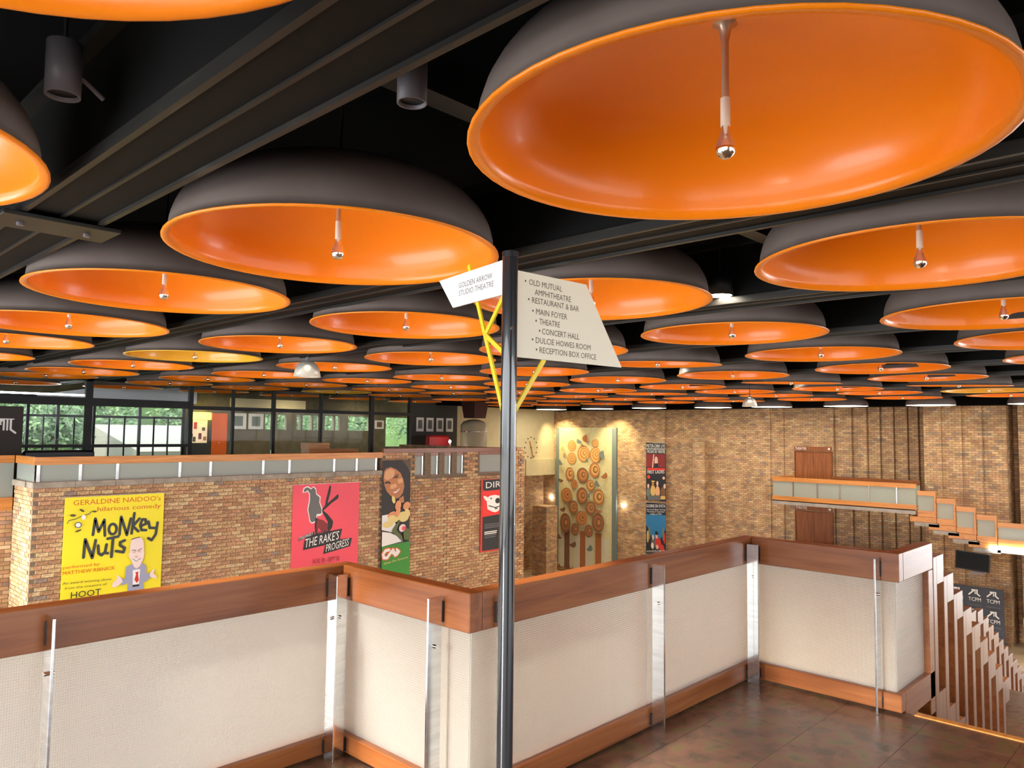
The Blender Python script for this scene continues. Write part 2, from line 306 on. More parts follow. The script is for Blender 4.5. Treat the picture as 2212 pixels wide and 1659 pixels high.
# --- theatre wall at the far end
tw = MB().box(33,33.6,12.48,28.75,-6.2,4.4).box(32.8,33.1,20.72,28.75,-6.2,4.4).box(32.5,33.1,18.34,18.95,-6.2,1.27).box(32.92,33.1,14.64,15.22,-6.2,4.4).box(32.85,33.1,15.22,16.38,-6.2,4.4)
ys = [12.48,11.79,11.23,10.76,10.28,9.80,9.43,9.07,8.84]
for k in range(8): tw.box(33.0+0.16*(k+1), 34.9, ys[k+1], ys[k]-0.02, -6.2, 4.4)
for a, b, x in ((8.84,8.23,32.55),(8.23,7.57,32.70),(7.57,6.92,32.85),(6.92,6.17,33.0),(6.17,5.85,34.2),(5.85,5.2,33.3),(5.2,1.0,33.2)): tw.box(x, 34.9, b, a, -6.2, 4.4)
wt = struct('wall_theatre', tw, M['brickb'], 'tall brown brick theatre wall with pleated piers')
struct('trim_soffit', MB().box(32.2,33.0,1.0,20.7,2.84,4.4).box(31.9,32.8,20.7,27.6,2.84,4.4).box(24.0,32.8,27.6,28.0,2.90,4.4), M['ceiling'], 'black soffit closing the top of the theatre wall')
struct('wall_clock_recess', MB().box(19.2,33.3,28.75,29.1,-6.2,-0.7), M['brickx'], 'brick recess wall below the cream bulkhead')
struct('wall_cream_bulkhead', MB().box(25.4,33.0,28.0,28.74,-0.72,4.4), M['cream'], 'cream plastered bulkhead carrying the clock')
struct('trim_cream_ledge', MB().box(30.4,32.8,27.90,28.0,-0.72,0.16), M['cream'], 'pale ledge band along the bottom of the cream bulkhead')
struct('wall_recess_pier', MB().box(30.6,31.5,26.6,27.6,-6.2,-2.3), M['brickb'], 'low brick pier standing left of the tapestry')
struct('wall_gallery_end', MB().box(18.55,18.95,17.55,17.95,0.30,1.12).box(18.62,19.0,17.95,23.9,-6,1.10), M['brickb'], 'brick end of the gallery wall beside the black sign post')
struct('wall_bar', MB().box(22.4,25.4,28.0,28.2,0,4.4), M['darkwall'], 'dark grey wall of the gallery bar')
# --- enclosing walls outside the view with the tall windows that light the hall
win = MB()
for y in range(-9, 19, 2): win.box(-6.05,-5.95, y-0.05, y+0.05, -5.6 if y > 3 else 0, 3.1)
win.box(-6.1,-5.9,-9,19,3.05,3.3).box(-6.1,-5.9,4,19,-0.1,0.1).box(-6.1,-5.9,-9,4,-0.1,0.1).box(-6.1,-5.9,4,19,-5.7,-5.5)  # glazing below landing level added to light the foyer and domes
struct('window_1', win, M['black'], 'black framed entrance side window wall, lower half added for light')
win = MB()
for x in range(0, 33, 2): win.box(x-0.05, x+0.05, -9.05,-8.95, 0, 3.1)  # near end widened to brighten the sign boards
win.box(0,33,-9.1,-8.9,3.05,3.3).box(0,33,-9.1,-8.9,-0.1,0.1)
struct('window_2', win, M['black'], 'black framed rear window wall, widened behind the landing for light')
win = MB()
for y in range(-9, 2, 2): win.box(33.2,33.3,y-0.05,y+0.05,-5.8,3.05)
win.box(33.2,33.3,-9,1,0.9,1.0)
struct('window_4', win, M['black'], 'black framed window at the far end of the foyer')
struct('wall_entrance', MB().box(-6.3,-6.05,-9,19,3.3,4.5).box(-6.3,-6.05,-9,4,-6.2,-0.1).box(-6.3,-6.05,19,31,-6.2,4.5).box(-6.3,-6.05,4,19,-6.2,-5.7), M['brickb'], 'brick wall around the entrance windows')
struct('wall_right', MB().box(-6,33.2,-9.3,-9.05,3.3,4.5).box(-6,0,-9.3,-9.05,-0.1,3.3).box(-6,36,-9.3,-9.05,-6.2,-0.1).box(33.2,36,-9.3,1.0,3.05,4.5).box(33.2,36,-9.3,1.0,-6.2,-5.8), M['brickb'], 'brick wall around the rear windows')
struct('wall_landing', MB().box(-6,4.9,3.0,3.3,-6,-0.42).box(4.6,4.9,-9,3.0,-6,-0.42), M['concrete'], 'plain wall carrying the landing')

# ------------------------------------------------------------------ roof beams
BL = 'black steel roof beam running between two rows of domes'
for k in range(10):
    x = 1.51 + 3.0*k; y1 = 28 if k < 8 else 27.9
    b = thing('ceiling_beam', BL, 'beam', (x, 0, 3.02), 0, 'roof beams between the domes')
    if k == 0: b['label'] = 'scuffed black roof beam with bolted splice plate above the landing'; b['group'] = 'roof beam above the landing'
    part('soffit', MB().box(-0.21,0.21,-9,y1,0.025,0.06), M['beamshade'], b)  # shade of the underside painted in
    for sx in (-1, 1):
        part('flange', MB().box(sx*0.21, sx*0.245, -9, y1, 0, 0.07), M['beam'], b)
        part('web', MB().box(sx*0.20, sx*0.225, -9, y1, 0.07, 0.60), M['beamshade'], b)
        part('upper_flange', MB().box(sx*0.10, sx*0.30, -9, y1, 0.60, 0.66), M['beam'], b)
    part('rib', MB().box(-0.012, 0.012, -9, y1, 0.012, 0.025), M['beam'], b)
    if k == 0:
        part('splice_plate', MB().bevbox(-0.34, 0.36, 5.55, 5.95, -0.03, -0.002), M['beam'], b)
        for dx in (-0.2, 0.2): part('bolt', MB().cyl(0.022, -0.05, -0.03, 8, dx, 5.75), M['grey'], b)
for k, y in enumerate((3.1, 9.2, 15.2, 21.2)):
    b = thing('cross_beam', 'slim black cross beam bridging the roof beams', 'beam', (0, y, 3.45), 0, 'slim cross beams')
    part('girder', MB().box(-5.9, 32.9, -0.08, 0.08, 0, 0.3), M['black'], b)

# ------------------------------------------------------------------ window walls and rooms beyond the gallery
scn = thing('glazed_screen', 'black framed glass screen dividing the gallery from the entrance room', 'screen', (0, 24, 0), 0)
for x, w_ in ((4.3,.14),(7.4,.19),(10.36,.13),(11.77,.08),(13.23,.11),(15.10,.09),(17.33,.16),(19.2,.10)): part('mullion', MB().box(x-w_/2, x+w_/2, -0.06, 0.06, 0, 3.05), M['black'], scn)
part('transom', MB().box(4.3,10.4,-0.05,0.05,2.26,2.49), M['black'], scn); part('transom', MB().box(10.4,19.2,-0.05,0.05,2.24,2.36), M['black'], scn)
part('transom', MB().box(4.3,10.4,-0.05,0.05,1.06,1.15), M['black'], scn); part('head', MB().box(4.3,19.2,-0.06,0.06,2.98,3.12), M['black'], scn)
for a, b in ((4.4,7.3),(7.5,10.3),(10.43,11.73),(11.81,13.17),(13.29,15.05),(15.15,17.25),(17.42,19.15)): part('pane', MB().box(a, b, -0.006, 0.006, 1.15 if a < 10 else 0.02, 2.26), M['clear'], scn)
wn = thing('window_3', 'black framed garden window behind the glass screen', 'window', (0, 31, 0), 0, None, 'structure')
for x in (5.9, 7.6, 8.55, 9.75, 11.4, 13.1): part('window_frame', MB().box(x-0.05, x+0.05, -0.05, 0.05, 0, 2.75), M['black'], wn)
for x in (8.1, 9.1, 10.3, 10.85, 11.95, 12.5): part('glazing_bar', MB().box(x-0.025, x+0.025, -0.03, 0.03, 0.5, 2.0), M['black'], wn)
for z0, z1 in ((2.0,2.09),(0.93,1.0),(0.0,0.12),(2.68,2.8)): part('window_frame', MB().box(5.9,13.1,-0.04,0.04,z0,z1), M['black'], wn)
part('pane', MB().box(5.9,13.1,-0.004,0.004,0.1,2.7), M['clear'], wn)
wl = MB().box(-6,5.85,30.9,31.1,-0.3,4.4).box(5.85,13.15,30.9,31.1,2.8,4.4).box(13.15,23.2,30.9,31.1,-0.3,1.62).box(23.2,24.85,30.9,31.1,-0.3,0.85).box(24.85,25.4,30.9,31.1,-0.3,4.4).box(13.15,24.85,30.9,31.1,2.30,4.4)
pv = 13.15
for a, b in ((16.65,17.0),(17.25,17.7),(18.2,18.42),(18.5,19.0),(19.07,19.38),(19.67,20.2),(20.25,20.5),(20.95,22.2),(23.2,24.85)): wl.box(pv, a, 30.9, 31.1, 1.62, 2.30); pv = b
struct('wall_garden', wl, M['gallerywall'], 'olive wall with small garden windows beyond the glass screen')
struct('trim_upper_wall', MB().box(15.0,18.6,30.84,30.89,2.42,2.95), M['cream'], 'cream strip of wall above the small garden windows')
struct('trim_pale_soffit', MB().prism_y([(7.6,2.42),(13.1,2.62),(13.1,3.75),(7.6,2.75)], 29.8, 29.95), M['palegrey'], 'pale grey sloping soffit above the garden window')
# the garden
struct('floor_garden', MB().box(-60,60,31.15,95,-0.5,-0.12).prism_y([(5,-0.2),(60,-0.2),(60,5.5),(5,4.5)], 52, 54), M['grass'], 'green lawn and bank outside the windows')
struct('floor_forecourt', MB().box(-60,-6.4,-60,31.15,-0.5,-0.12).box(-6.4,90,-60,-9.4,-0.5,-0.12).box(36.2,90,-9.4,31.15,-6.5,-6.1), M['paving'], 'unseen forecourt paved pale to bounce daylight through the entrance windows')  # unseen ground kept pale to throw daylight indoors
struct('floor_drive', MB().add([(14,38,0.5),(22,38,0.5),(24,46.5,1.8),(14.5,46.5,1.8),(14,38,-0.2),(22,38,-0.2),(24,46.5,-0.2),(14.5,46.5,-0.2)], [(0,1,2,3),(4,7,6,5),(0,4,5,1),(1,5,6,2),(2,6,7,3),(3,7,4,0)]), M['road'], 'pale drive rising beyond the lawn')
def shrub(name, label, loc, rx, rz, n, seed, group):
    rnd = random.Random(seed); t = thing(name, label, 'shrub' if rz < 2.5 else 'tree', loc, 0, group)
    mb = MB()
    for k in range(n):
        a, b = rnd.uniform(0, 2*PI), math.acos(rnd.uniform(-0.6, 1)); rr = rnd.uniform(0.55, 1.0) * (0.85 + 0.2*math.sin(3*a + seed))
        p = Vector((rx*rr*math.sin(b)*math.cos(a), rx*rr*math.sin(b)*math.sin(a), rz*0.5 + rz*0.55*rr*math.cos(b)))
        d = Vector((rnd.gauss(0,1), rnd.gauss(0,1), rnd.gauss(0,1))).normalized()*rnd.uniform(0.10,0.22); e = d.orthogonal().normalized()*rnd.uniform(0.05,0.10)
        mb.add([p-d, p+e, p+d, p-e], [(0,1,2,3)])
    tag(part('foliage', mb, M['foliage'], t), kind='stuff'); part('trunk', MB().cyl(0.07, -0.12, rz*0.6, 8), M['bark'], t)
GS = ((6.6,35.5,1.5,2.6),(9.9,36.3,1.6,3.2),(4.6,40,2.0,4.2),(9.2,41.5,2.1,4.0),(25.6,44.5,1.6,4.2),(30.4,43.6,2.0,4.4),(16.2,49,2.4,4.6),(21,49.3,2.3,4.8),(26,49.5,2.4,5.0),(11.3,48.2,2.3,4.8),(23.6,37.0,1.2,1.7),(31.5,49,2.4,5.0),(36,44,2.4,4.6))
for k, (x, y, rx, rz) in enumerate(GS): shrub('garden_shrub', 'leafy green shrub growing in the garden behind the window wall', (x, y, -0.12), rx, rz, 1500, k, 'garden shrubs')
for k, (x, y) in enumerate(((-24,4),(-24,12),(-24,20),(-23,-4),(4,-26),(13,-26),(-4,-26),(22,-26))): shrub('entrance_shrub', 'leafy green shrub on the forecourt outside the entrance windows', (x, y, -0.12), 2.6, 2.6, 700, 30+k, 'entrance shrubs')

# ================================================================== THE LANDING BALUSTRADE
bal = thing('balustrade', 'zigzag landing balustrade of cast glass panels under a deep wooden handrail', 'balustrade', (0,0,0))
def along_x(name, x0, x1, y0, y1, z0, z1, m, p=None, b=0.004): return part(name, MB().bevbox(x0,x1,y0,y1,z0,z1,b), m, p or bal)
def along_y(name, x0, x1, y0, y1, z0, z1, m, p=None, b=0.004): return part(name, MB().bevbox(y0,y1,-x1,-x0,z0,z1,b), m, p or bal, (0,0,0), (0,0,PI/2))
RT0, RT1 = 0.775, 0.948
along_x('handrail', -3.0, 2.374, 3.395, 3.475, RT0, RT1, M['wood'])
along_y('handrail', 2.294, 2.374, 2.43, 3.393, RT0, RT1, M['wood'])
along_x('handrail', 2.376, 5.01, 2.43, 2.51, RT0, RT1, M['wood'])
along_y('handrail', 4.93, 5.01, 1.49, 2.428, RT0, RT1, M['wood'])
along_x('handrail', 5.012, 5.62, 1.49, 1.57, RT0, RT1, M['wood'])
along_x('base_rail', -3.0, 2.374, 3.395, 3.475, 0.012, 0.10, M['wood'])
along_y('base_rail', 2.294, 2.374, 2.43, 3.393, 0.012, 0.10, M['wood'])
along_x('base_rail', 2.376, 5.01, 2.43, 2.51, 0.012, 0.118, M['wood'])
along_y('base_rail', 4.93, 5.01, 1.49, 2.428, 0.012, 0.118, M['wood'])
along_x('base_rail', 5.012, 5.62, 1.49, 1.57, -0.05, 0.118, M['wood'])
for a, b in ((-3,-0.33),(-0.32,0.955),(0.965,2.33)): along_x('glass_panel', a, b, 3.430, 3.440, 0.10, RT0, M['glass'], None, 0.001)
along_y('glass_panel', 2.329, 2.339, 2.47, 3.428, 0.10, RT0, M['glass'], None, 0.001)
for a, b in ((2.341,3.715),(3.725,4.965)): along_x('glass_panel', a, b, 2.465, 2.475, 0.118, RT0, M['glass'], None, 0.001)
along_y('glass_panel', 4.965, 4.975, 1.53, 2.463, 0.118, RT0, M['glass'], None, 0.001)
along_x('glass_panel', 4.977, 5.52, 1.525, 1.535, 0.118, RT0, M['glass'], None, 0.001)
along_x('end_post', 5.52, 5.62, 1.49, 1.57, -0.15, RT0, M['wood'])
def fin_x(x, yf, zt=0.915):          # steel plate standing square to a rail that runs along x
    f = part('post', MB().bevbox(x-0.006, x+0.006, yf-0.092, yf-0.012, 0, zt, 0.002), M['steel'], bal)
    for za, zb in ((0.80,0.89),(0.025,0.085)): part('bracket', MB().box(x-0.008, x+0.008, yf-0.014, yf+0.001, za, zb), M['black'], f)
    part('bolt', MB().tube((x-0.018, yf-0.05, 0.70), (x+0.018, yf-0.05, 0.70), 0.009), M['chrome'], f)
def fin_y(y, xf, zt=0.915):
    f = part('post', MB().bevbox(xf-0.092, xf-0.012, y-0.006, y+0.006, 0, zt, 0.002), M['steel'], bal)
    for za, zb in ((0.80,0.89),(0.025,0.085)): part('bracket', MB().box(xf-0.014, xf+0.001, y-0.008, y+0.008, za, zb), M['black'], f)
    part('bolt', MB().tube((xf-0.05, y-0.018, 0.70), (xf-0.05, y+0.018, 0.70), 0.009), M['chrome'], f)
for x in (-0.325, 0.935, 2.205): fin_x(x, 3.395)
for y in (3.335, 2.60): fin_y(y, 2.294)
for x in (2.455, 3.70, 4.845): fin_x(x, 2.43)
for y in (2.375, 1.60): fin_y(y, 4.93)
# stepped wooden balustrade down the stairs: post, cap and open slot at every step
def step_bal(label, x0, y0, z0, n, run, rise, m, hgt=0.95, solid=0.16, gap=0.165):
    t = thing('stair_balustrade', label, 'balustrade', (x0, y0, z0))
    for k in range(n):
        x, zt = k*run, hgt - k*rise
        part('baluster', MB().bevbox(x, x + run - gap, 0, 0.08, zt - hgt - 0.42, zt - 0.001, 0.003), m, t)
        part('shade_board', MB().box(x - 0.004, x - 0.0005, 0.004, 0.076, zt - hgt - 0.15, zt - 0.20), M['wood'], t)  # thin added board, its darker wood stands for the baluster's shaded side
        part('cap', MB().bevbox(x + run - gap, x + run - 0.001, 0, 0.08, zt - 0.19, zt, 0.003), m, t)
        part('stringer', MB().bevbox(x + run - gap, x + run - 0.001, 0.002, 0.078, zt - hgt - 0.44, zt - hgt + 0.05, 0.002), m, t)
    return t
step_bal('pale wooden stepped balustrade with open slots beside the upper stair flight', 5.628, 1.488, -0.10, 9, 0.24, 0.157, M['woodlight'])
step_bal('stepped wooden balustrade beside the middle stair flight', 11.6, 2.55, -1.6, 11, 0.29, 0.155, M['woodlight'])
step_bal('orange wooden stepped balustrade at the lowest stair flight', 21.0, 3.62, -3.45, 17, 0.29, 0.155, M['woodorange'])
tag(part('landing_rail', MB().bevbox(7.85, 11.58, 2.56, 2.64, -1.55, -0.62), M['woodlight']), 'solid wooden parapet along the middle stair landing', 'parapet')

# ================================================================== SIGN POST
def text_mesh(body, hgt, width=None, shear=0.0, res=2):
    cu = bpy.data.curves.new('lettering', 'FONT'); cu.body = body; cu.size = 1; cu.resolution_u = res; cu.shear = 0
    o = bpy.data.objects.new('lettering', cu); C.objects.link(o); dg = bpy.context.evaluated_depsgraph_get()
    me = bpy.data.meshes.new_from_object(o.evaluated_get(dg)); bpy.data.objects.remove(o); bpy.data.curves.remove(cu)
    cap = 0.70; xs = [v.co.x for v in me.vertices]; x0, x1 = min(xs), max(xs)
    sx = (width/(x1-x0)) if width else hgt/cap
    for v in me.vertices:
        z = v.co.y*hgt/cap; v.co = Vector(((v.co.x-x0)*sx + shear*z, 0, z))
    me.materials.clear(); me.name = 'lettering'; return me
pole_xy = (2.09, 2.013)
sp = thing('sign_post', 'black round sign post with two direction boards and yellow struts', 'sign', (*pole_xy, 0))
part('pole', MB().cyl(0.0305, 0.0, 2.343, 32), M['pole'], sp)
part('pole_cap', MB().cyl(0.0315, 2.325, 2.346, 32), M['dark'], sp)
part('base_plate', MB().cyl(0.14, 0.0, 0.015, 32), M['dark'], sp)
part('rivet', MB().tube((-0.016,-0.026,2.045), (-0.021,-0.034,2.045), 0.006), M['chrome'], sp)
bd = part('sign_board', MB().prism_y([(0.030,1.940),(0.733,1.947),(0.470,2.288),(0.030,2.280)], -0.004, 0.004), M['offwhite'], sp)
bd['label'] = 'cream board listing theatre rooms, with a slanted end'
LN = [('OLD MUTUAL',0.083,0.104,0.308,2.245),('AMPHITHEATRE',None,0.138,0.366,2.209),('RESTAURANT & BAR',0.103,0.123,0.420,2.175),('MAIN FOYER',0.128,0.147,0.342,2.132),('THEATRE',0.148,0.167,0.295,2.094),('CONCERT HALL',0.169,0.184,0.423,2.056),('DULCIE HOWES ROOM',0.128,0.147,0.502,2.017),('RECEPTION BOX OFFICE',0.152,0.170,0.542,1.979)]
for s, bx, a, b, zc in LN:
    link('lettering', text_mesh(s, 0.0235, b-a), M['inkbrown'], bd, (a, -0.0046, zc-0.0118))
    if bx: link('bullet', MB().add([(0.0045*math.cos(t*PI/5), 0, 0.0045*math.sin(t*PI/5)) for t in range(10)], [tuple(range(10))]).mesh('bullet'), M['inkbrown'], bd, (bx, -0.0046, zc))
# second board, turned away to the left
LA = math.atan2(-0.975, -0.221)       # local x runs from the board's tip towards the pole
bd2 = part('sign_board', MB().prism_y([(-0.575,2.324),(-0.446,2.186),(-0.030,2.186),(-0.030,2.323)], -0.004, 0.004), M['signwhite'], sp, (0,0,0), (0,0,LA+PI))
bd2.rotation_euler = (0,0,math.atan2(0.975,0.221)+PI)
bd2['label'] = 'white board pointing the way to the studio theatre'
# the board's local +y must face away from the camera
link('lettering', text_mesh('GOLDEN ARROW', 0.0235, 0.270), M['inkgrey'], bd2, (-0.394, -0.0046, 2.263))
link('lettering', text_mesh('STUDIO THEATRE', 0.0235, 0.281), M['inkgrey'], bd2, (-0.394, -0.0046, 2.229))
dl = Vector((0.221, 0.975, 0)); nl = Vector((0.975,-0.221,0))
def lp(s, z_): return dl*s + Vector((0,0,z_)) + nl*0.012
for a, b in ((lp(0.339,2.356), lp(0.045,1.70)), (lp(0.062,2.185), lp(0.195,2.045)), (lp(0.190,2.040), lp(0.050,1.955))): part('strut', MB().bar(a, b, 0.019, 0.008, nl), M['strut'], sp)
part('strut', MB().bar((0.216,0.010,1.945), (0.028,0.010,1.712), 0.019, 0.008, (0,1,0)), M['strut'], sp)

# ================================================================== DOMES
def sup(R, H, n=26, e=2.35):
    return [(max(R*math.sin(PI/2*k/n)**(2/e), 0.0005), H*math.cos(PI/2*k/n)**(2/e) if k < n else 0.0) for k in range(n+1)]
RD, HD = 1.125, 0.60
shell_mb = MB().lathe([(r, z+0.016) for r, z in sup(RD, HD)] + [(1.150, 0.014), (1.162, 0.010)], 56)
lin = list(reversed([(r, z) for r, z in sup(RD-0.02, HD-0.02)])); lin = [(1.162, 0.010), (1.164, 0.000), (1.150, -0.004), (1.112, 0.004)] + lin[1:]
shell_me = shell_mb.mesh('shell'); shell_me.materials.append(M['shell'])
def liner(m):
    me = MB().lathe(lin, 56).mesh('lining'); me.materials.append(m); return me
lin_o, lin_y = liner(M['orange']), liner(M['yellow'])
rod_me = MB().cyl(0.017, 0.235, 0.585, 12).mesh('lamp_rod'); rod_me.materials.append(M['rod'])
flange_me = MB().lathe([(0.018,0.50),(0.03,0.56),(0.06,0.582)], 16).mesh('rod_flange'); flange_me.materials.append(M['rod'])
sock_me = MB().cyl(0.022, 0.105, 0.235, 14).mesh('lamp_socket'); sock_me.materials.append(M['socket'])
bulb_me = MB().lathe([(0.018,0.11),(0.020,0.085),(0.030,0.055),(0.041,0.028),(0.046,0.0)], 16).mesh('bulb'); bulb_me.materials.append(M['bulbglass'])
cap_me = MB().lathe([(0.0465,0.004),(0.0465,0.0),(0.043,-0.018),(0.033,-0.033),(0.018,-0.043),(0.0005,-0.046)], 16).mesh('silver_crown'); cap_me.materials.append(M['chrome'])
hang_me = MB().cyl(0.012, 0.61, 1.38, 8).mesh('hanger'); hang_me.materials.append(M['black'])
def dome(x, y, z, label, group, lining, tilt=(0,0)):
    t = thing('dome_lamp', label, 'lamp', (x, y, z), 0, group); t.rotation_euler = (tilt[0], tilt[1], 0)
    link('shell', shell_me, None, t); link('lining', lining, None, t); link('hanger', hang_me, None, t)
    link('lamp_rod', rod_me, None, t); link('rod_flange', flange_me, None, t); link('lamp_socket', sock_me, None, t); b = link('bulb', bulb_me, None, t); link('silver_crown', cap_me, None, b)
    return t
POS = {(1,0):(3.07,1.62),(1,1):(3.03,4.65),(1,2):(2.89,7.38),(1,3):(3.0,10.61),(1,4):(2.93,13.29),(2,0):(6.05,1.64),(2,1):(5.89,4.56),(2,2):(5.85,7.42),(2,3):(5.93,10.62),(2,4):(5.9,13.55),(2,5):(5.87,16.43),(2,6):(5.81,19.26),(2,7):(5.67,21.65),
 (3,0):(9.19,1.71),(3,1):(8.99,4.67),(3,3):(8.73,10.35),(3,4):(8.77,13.45),(3,5):(8.86,16.55),(3,6):(8.71,19.19),(4,1):(12.14,4.77),(4,2):(11.97,7.72),(4,3):(11.94,10.76),(4,4):(11.95,13.74),(4,5):(11.72,16.44),(4,6):(11.73,19.44),(4,7):(11.5,22.3),
 (5,1):(15.24,4.86),(5,2):(15.11,7.85),(5,3):(15.07,10.85),(5,4):(14.9,13.69),(5,5):(14.74,16.56),(5,6):(14.63,19.38),(5,7):(14.45,22.0),(6,1):(18.22,4.87),(6,2):(18.09,7.85),(6,3):(18.24,10.96),(6,4):(18.3,13.9),(6,5):(17.94,16.8),(6,6):(17.3,19.3),(6,7):(17.2,22.1),
 (7,1):(21.41,4.99),(7,2):(21.2,7.9),(7,3):(21.08,10.88),(7,5):(21.01,16.93),(7,7):(20.57,22.48),(8,1):(24.16,4.91),(8,3):(24.0,10.92),(8,4):(24.21,14.0),(8,5):(23.78,16.76),(8,6):(24.01,19.96),(9,1):(26.95,4.9),(9,2):(26.99,7.94),(9,3):(27.05,10.98),(9,4):(27.11,14.04),(9,5):(26.84,16.9),(9,6):(27.09,20.09)}
YEL = {(2,4):'yellow lined dome lamp over the foyer in front of the gallery', (5,7):'yellow lined dome lamp above the gallery by the glass screen', (8,1):'yellow lined dome lamp hanging close to the pleated theatre wall'}
SPECIAL = {(1,0):'largest looking orange lined dome lamp right above the corner of the landing', (1,1):'orange lined dome lamp left of the sign post top', (2,1):'orange lined dome lamp partly hidden behind the cream direction board', (2,0):'orange lined dome lamp above the head of the stairs', (0,0):'orange lined dome lamp beyond the roof beam over the landing', (0,1):'orange lined dome lamp left of the grey spotlight can'}
TILT = {(4,2):0.048, (6,2):0.045, (7,1):0.045, (7,4):0.02, (9,4):0.02}
for i in range(0, 10):
    for j in range(0, 9):
        if i == 0 and j > 2: continue
        x, y = POS.get((i,j), (3.0*i, 1.65 + 3.03*j if j < 7 else ((22.3 if i < 8 else 22.95) if j == 7 else 25.89)))
        if y > 26.5 or (i == 8 and j == 8): continue
        z = 2.925 + random.uniform(-0.012, 0.012)
        if (i,j) in SPECIAL: lb, gr = SPECIAL[(i,j)], None
        elif (i,j) in YEL: lb, gr = YEL[(i,j)], None
        else:
            od = ('first','second','third','fourth','fifth','sixth','seventh','eighth','ninth','tenth')
            lb = 'orange lined dome lamp, %s from the landing in the %s line counted from the stairs' % (od[i-1], od[j]) if i else 'orange lined dome lamp beyond the landing on the entrance side'
            gr = 'dome lamps above the gallery' if y > 17.2 and x < 22 else ('dome lamps near the theatre wall' if x > 22 else 'dome lamps over the foyer')
        tl = TILT.get((i,j), 0.0); a = random.uniform(-0.006, 0.006); b = random.uniform(-0.006, 0.006)
        # tilting lowers the side nearest the landing
        dome(x, y, z, lb, gr, lin_y if (i,j) in YEL else lin_o, (a + tl*0.7, b - tl*0.7))
# row of lit white dome lamps along the theatre wall
lit_sh = MB().lathe([(r, z+0.01) for r, z in sup(0.80, 0.42)], 40).mesh('shell'); lit_sh.materials.append(M['shell'])
lit_df = MB().lathe([(0.0005,0.012),(0.5,0.010),(0.785,0.006)], 40).mesh('diffuser'); lit_df.materials.append(M['lampwhite'])
lit_rm = MB().lathe([(0.785,0.0),(0.81,0.0),(0.81,0.03),(0.795,0.03)], 40).mesh('rim'); lit_rm.materials.append(M['shell'])
lit_hg = MB().cyl(0.012, 0.42, 1.52, 8).mesh('hanger'); lit_hg.materials.append(M['black'])
for kk, (y, z) in enumerate(((1.7,2.77),(4.75,2.77),(7.90,2.77),(10.86,2.78),(13.83,2.79),(16.5,2.80),(19.8,2.82),(22.8,2.825),(25.8,2.825))):
    t = thing('lit_dome_lamp', 'glowing white dome lamp, %s in the row along the theatre wall from the tapestry' % ('first','second','third','fourth','fifth','sixth','seventh','eighth','ninth')[8-kk], 'lamp', (30.0, y, z), 0, 'lit dome lamps along the theatre wall')
    link('shell', lit_sh, None, t); link('diffuser', lit_df, None, t); link('rim', lit_rm, None, t); link('hanger', lit_hg, None, t)
# ------------------------------------------------------------------ other ceiling lamps
def spot(name, loc, target, power, angle, blend=0.5, col=(1.0,0.82,0.55), size=0.08):
    l = bpy.data.lights.new(name, 'SPOT'); l.energy = power; l.spot_size = angle; l.spot_blend = blend; l.color = col; l.shadow_soft_size = size
    o = bpy.data.objects.new(name, l); C.objects.link(o); o.location = loc
    o.rotation_euler = (Vector(target)-Vector(loc)).to_track_quat('-Z', 'Y').to_euler(); return o
def can(loc, r, hgt, label, arm=None, group=None):
    t = thing('spotlight_can', label, 'lamp', loc, 0, group)
    part('can', MB().lathe([(r*0.86,0.02),(r*0.9,0.0),(r,0.0),(r,hgt),(0.001,hgt)], 28), M['grey'], t)
    part('lens', MB().lathe([(0.001,0.03),(r*0.86,0.022)], 24), M['dark'], t)
    part('hanger', MB().cyl(0.01, hgt, 4.3-loc[2], 8), M['black'], t)
    if arm: part('arm', MB().tube((r,0,hgt*0.45), arm, 0.012), M['grey'], t)
can((1.02,3.86,3.17), 0.075, 0.25, 'grey cylinder spotlight hanging left of the near roof beam', (0.18,0.02,0.05))
can((2.31,2.92,3.28), 0.075, 0.30, 'grey cylinder spotlight half hidden behind the near roof beam')
spot('can_beam', (1.02,3.86,3.14), (2.02,3.43,0.35), 380, 0.50, 0.8, (1.0,0.93,0.84), 0.06)
spot('can_beam', (2.31,2.92,3.25), (3.05,2.47,0.45), 380, 0.46, 0.8, (1.0,0.90,0.76), 0.06)
dl_can = MB().lathe([(0.125,0.0),(0.14,0.0),(0.14,0.22),(0.001,0.22)], 24).mesh('can'); dl_can.materials.append(M['black'])
dl_lens = MB().lathe([(0.001,0.004),(0.125,0.003)], 24).mesh('lens'); dl_lens.materials.append(M['lens'])
for x, y in ((7.15,3.85),(14.2,8.87),(20.2,8.9),(19.6,16.4),(19.5,12.4),(26.0,12.3),(23.0,9.4),(4.5,9.1),(10.5,9.1),(4.6,15.0),(10.5,15.0),(16.5,15.0),(25.6,18.4),(16.6,3.2)):
    t = thing('downlight', 'small lit black downlight between the domes', 'lamp', (x, y, 3.09), 0, 'small lit downlights')
    link('can', dl_can, None, t); link('lens', dl_lens, None, t); part('hanger', MB().cyl(0.01, 0.22, 1.2, 6), M['black'], t)
    s = spot('downlight_beam', (x, y, 3.05), (x, y, -6), 1300, 1.5, 0.6, (1.0,0.86,0.66), 0.1); s.parent = t; s.location = (0,0,-0.02)
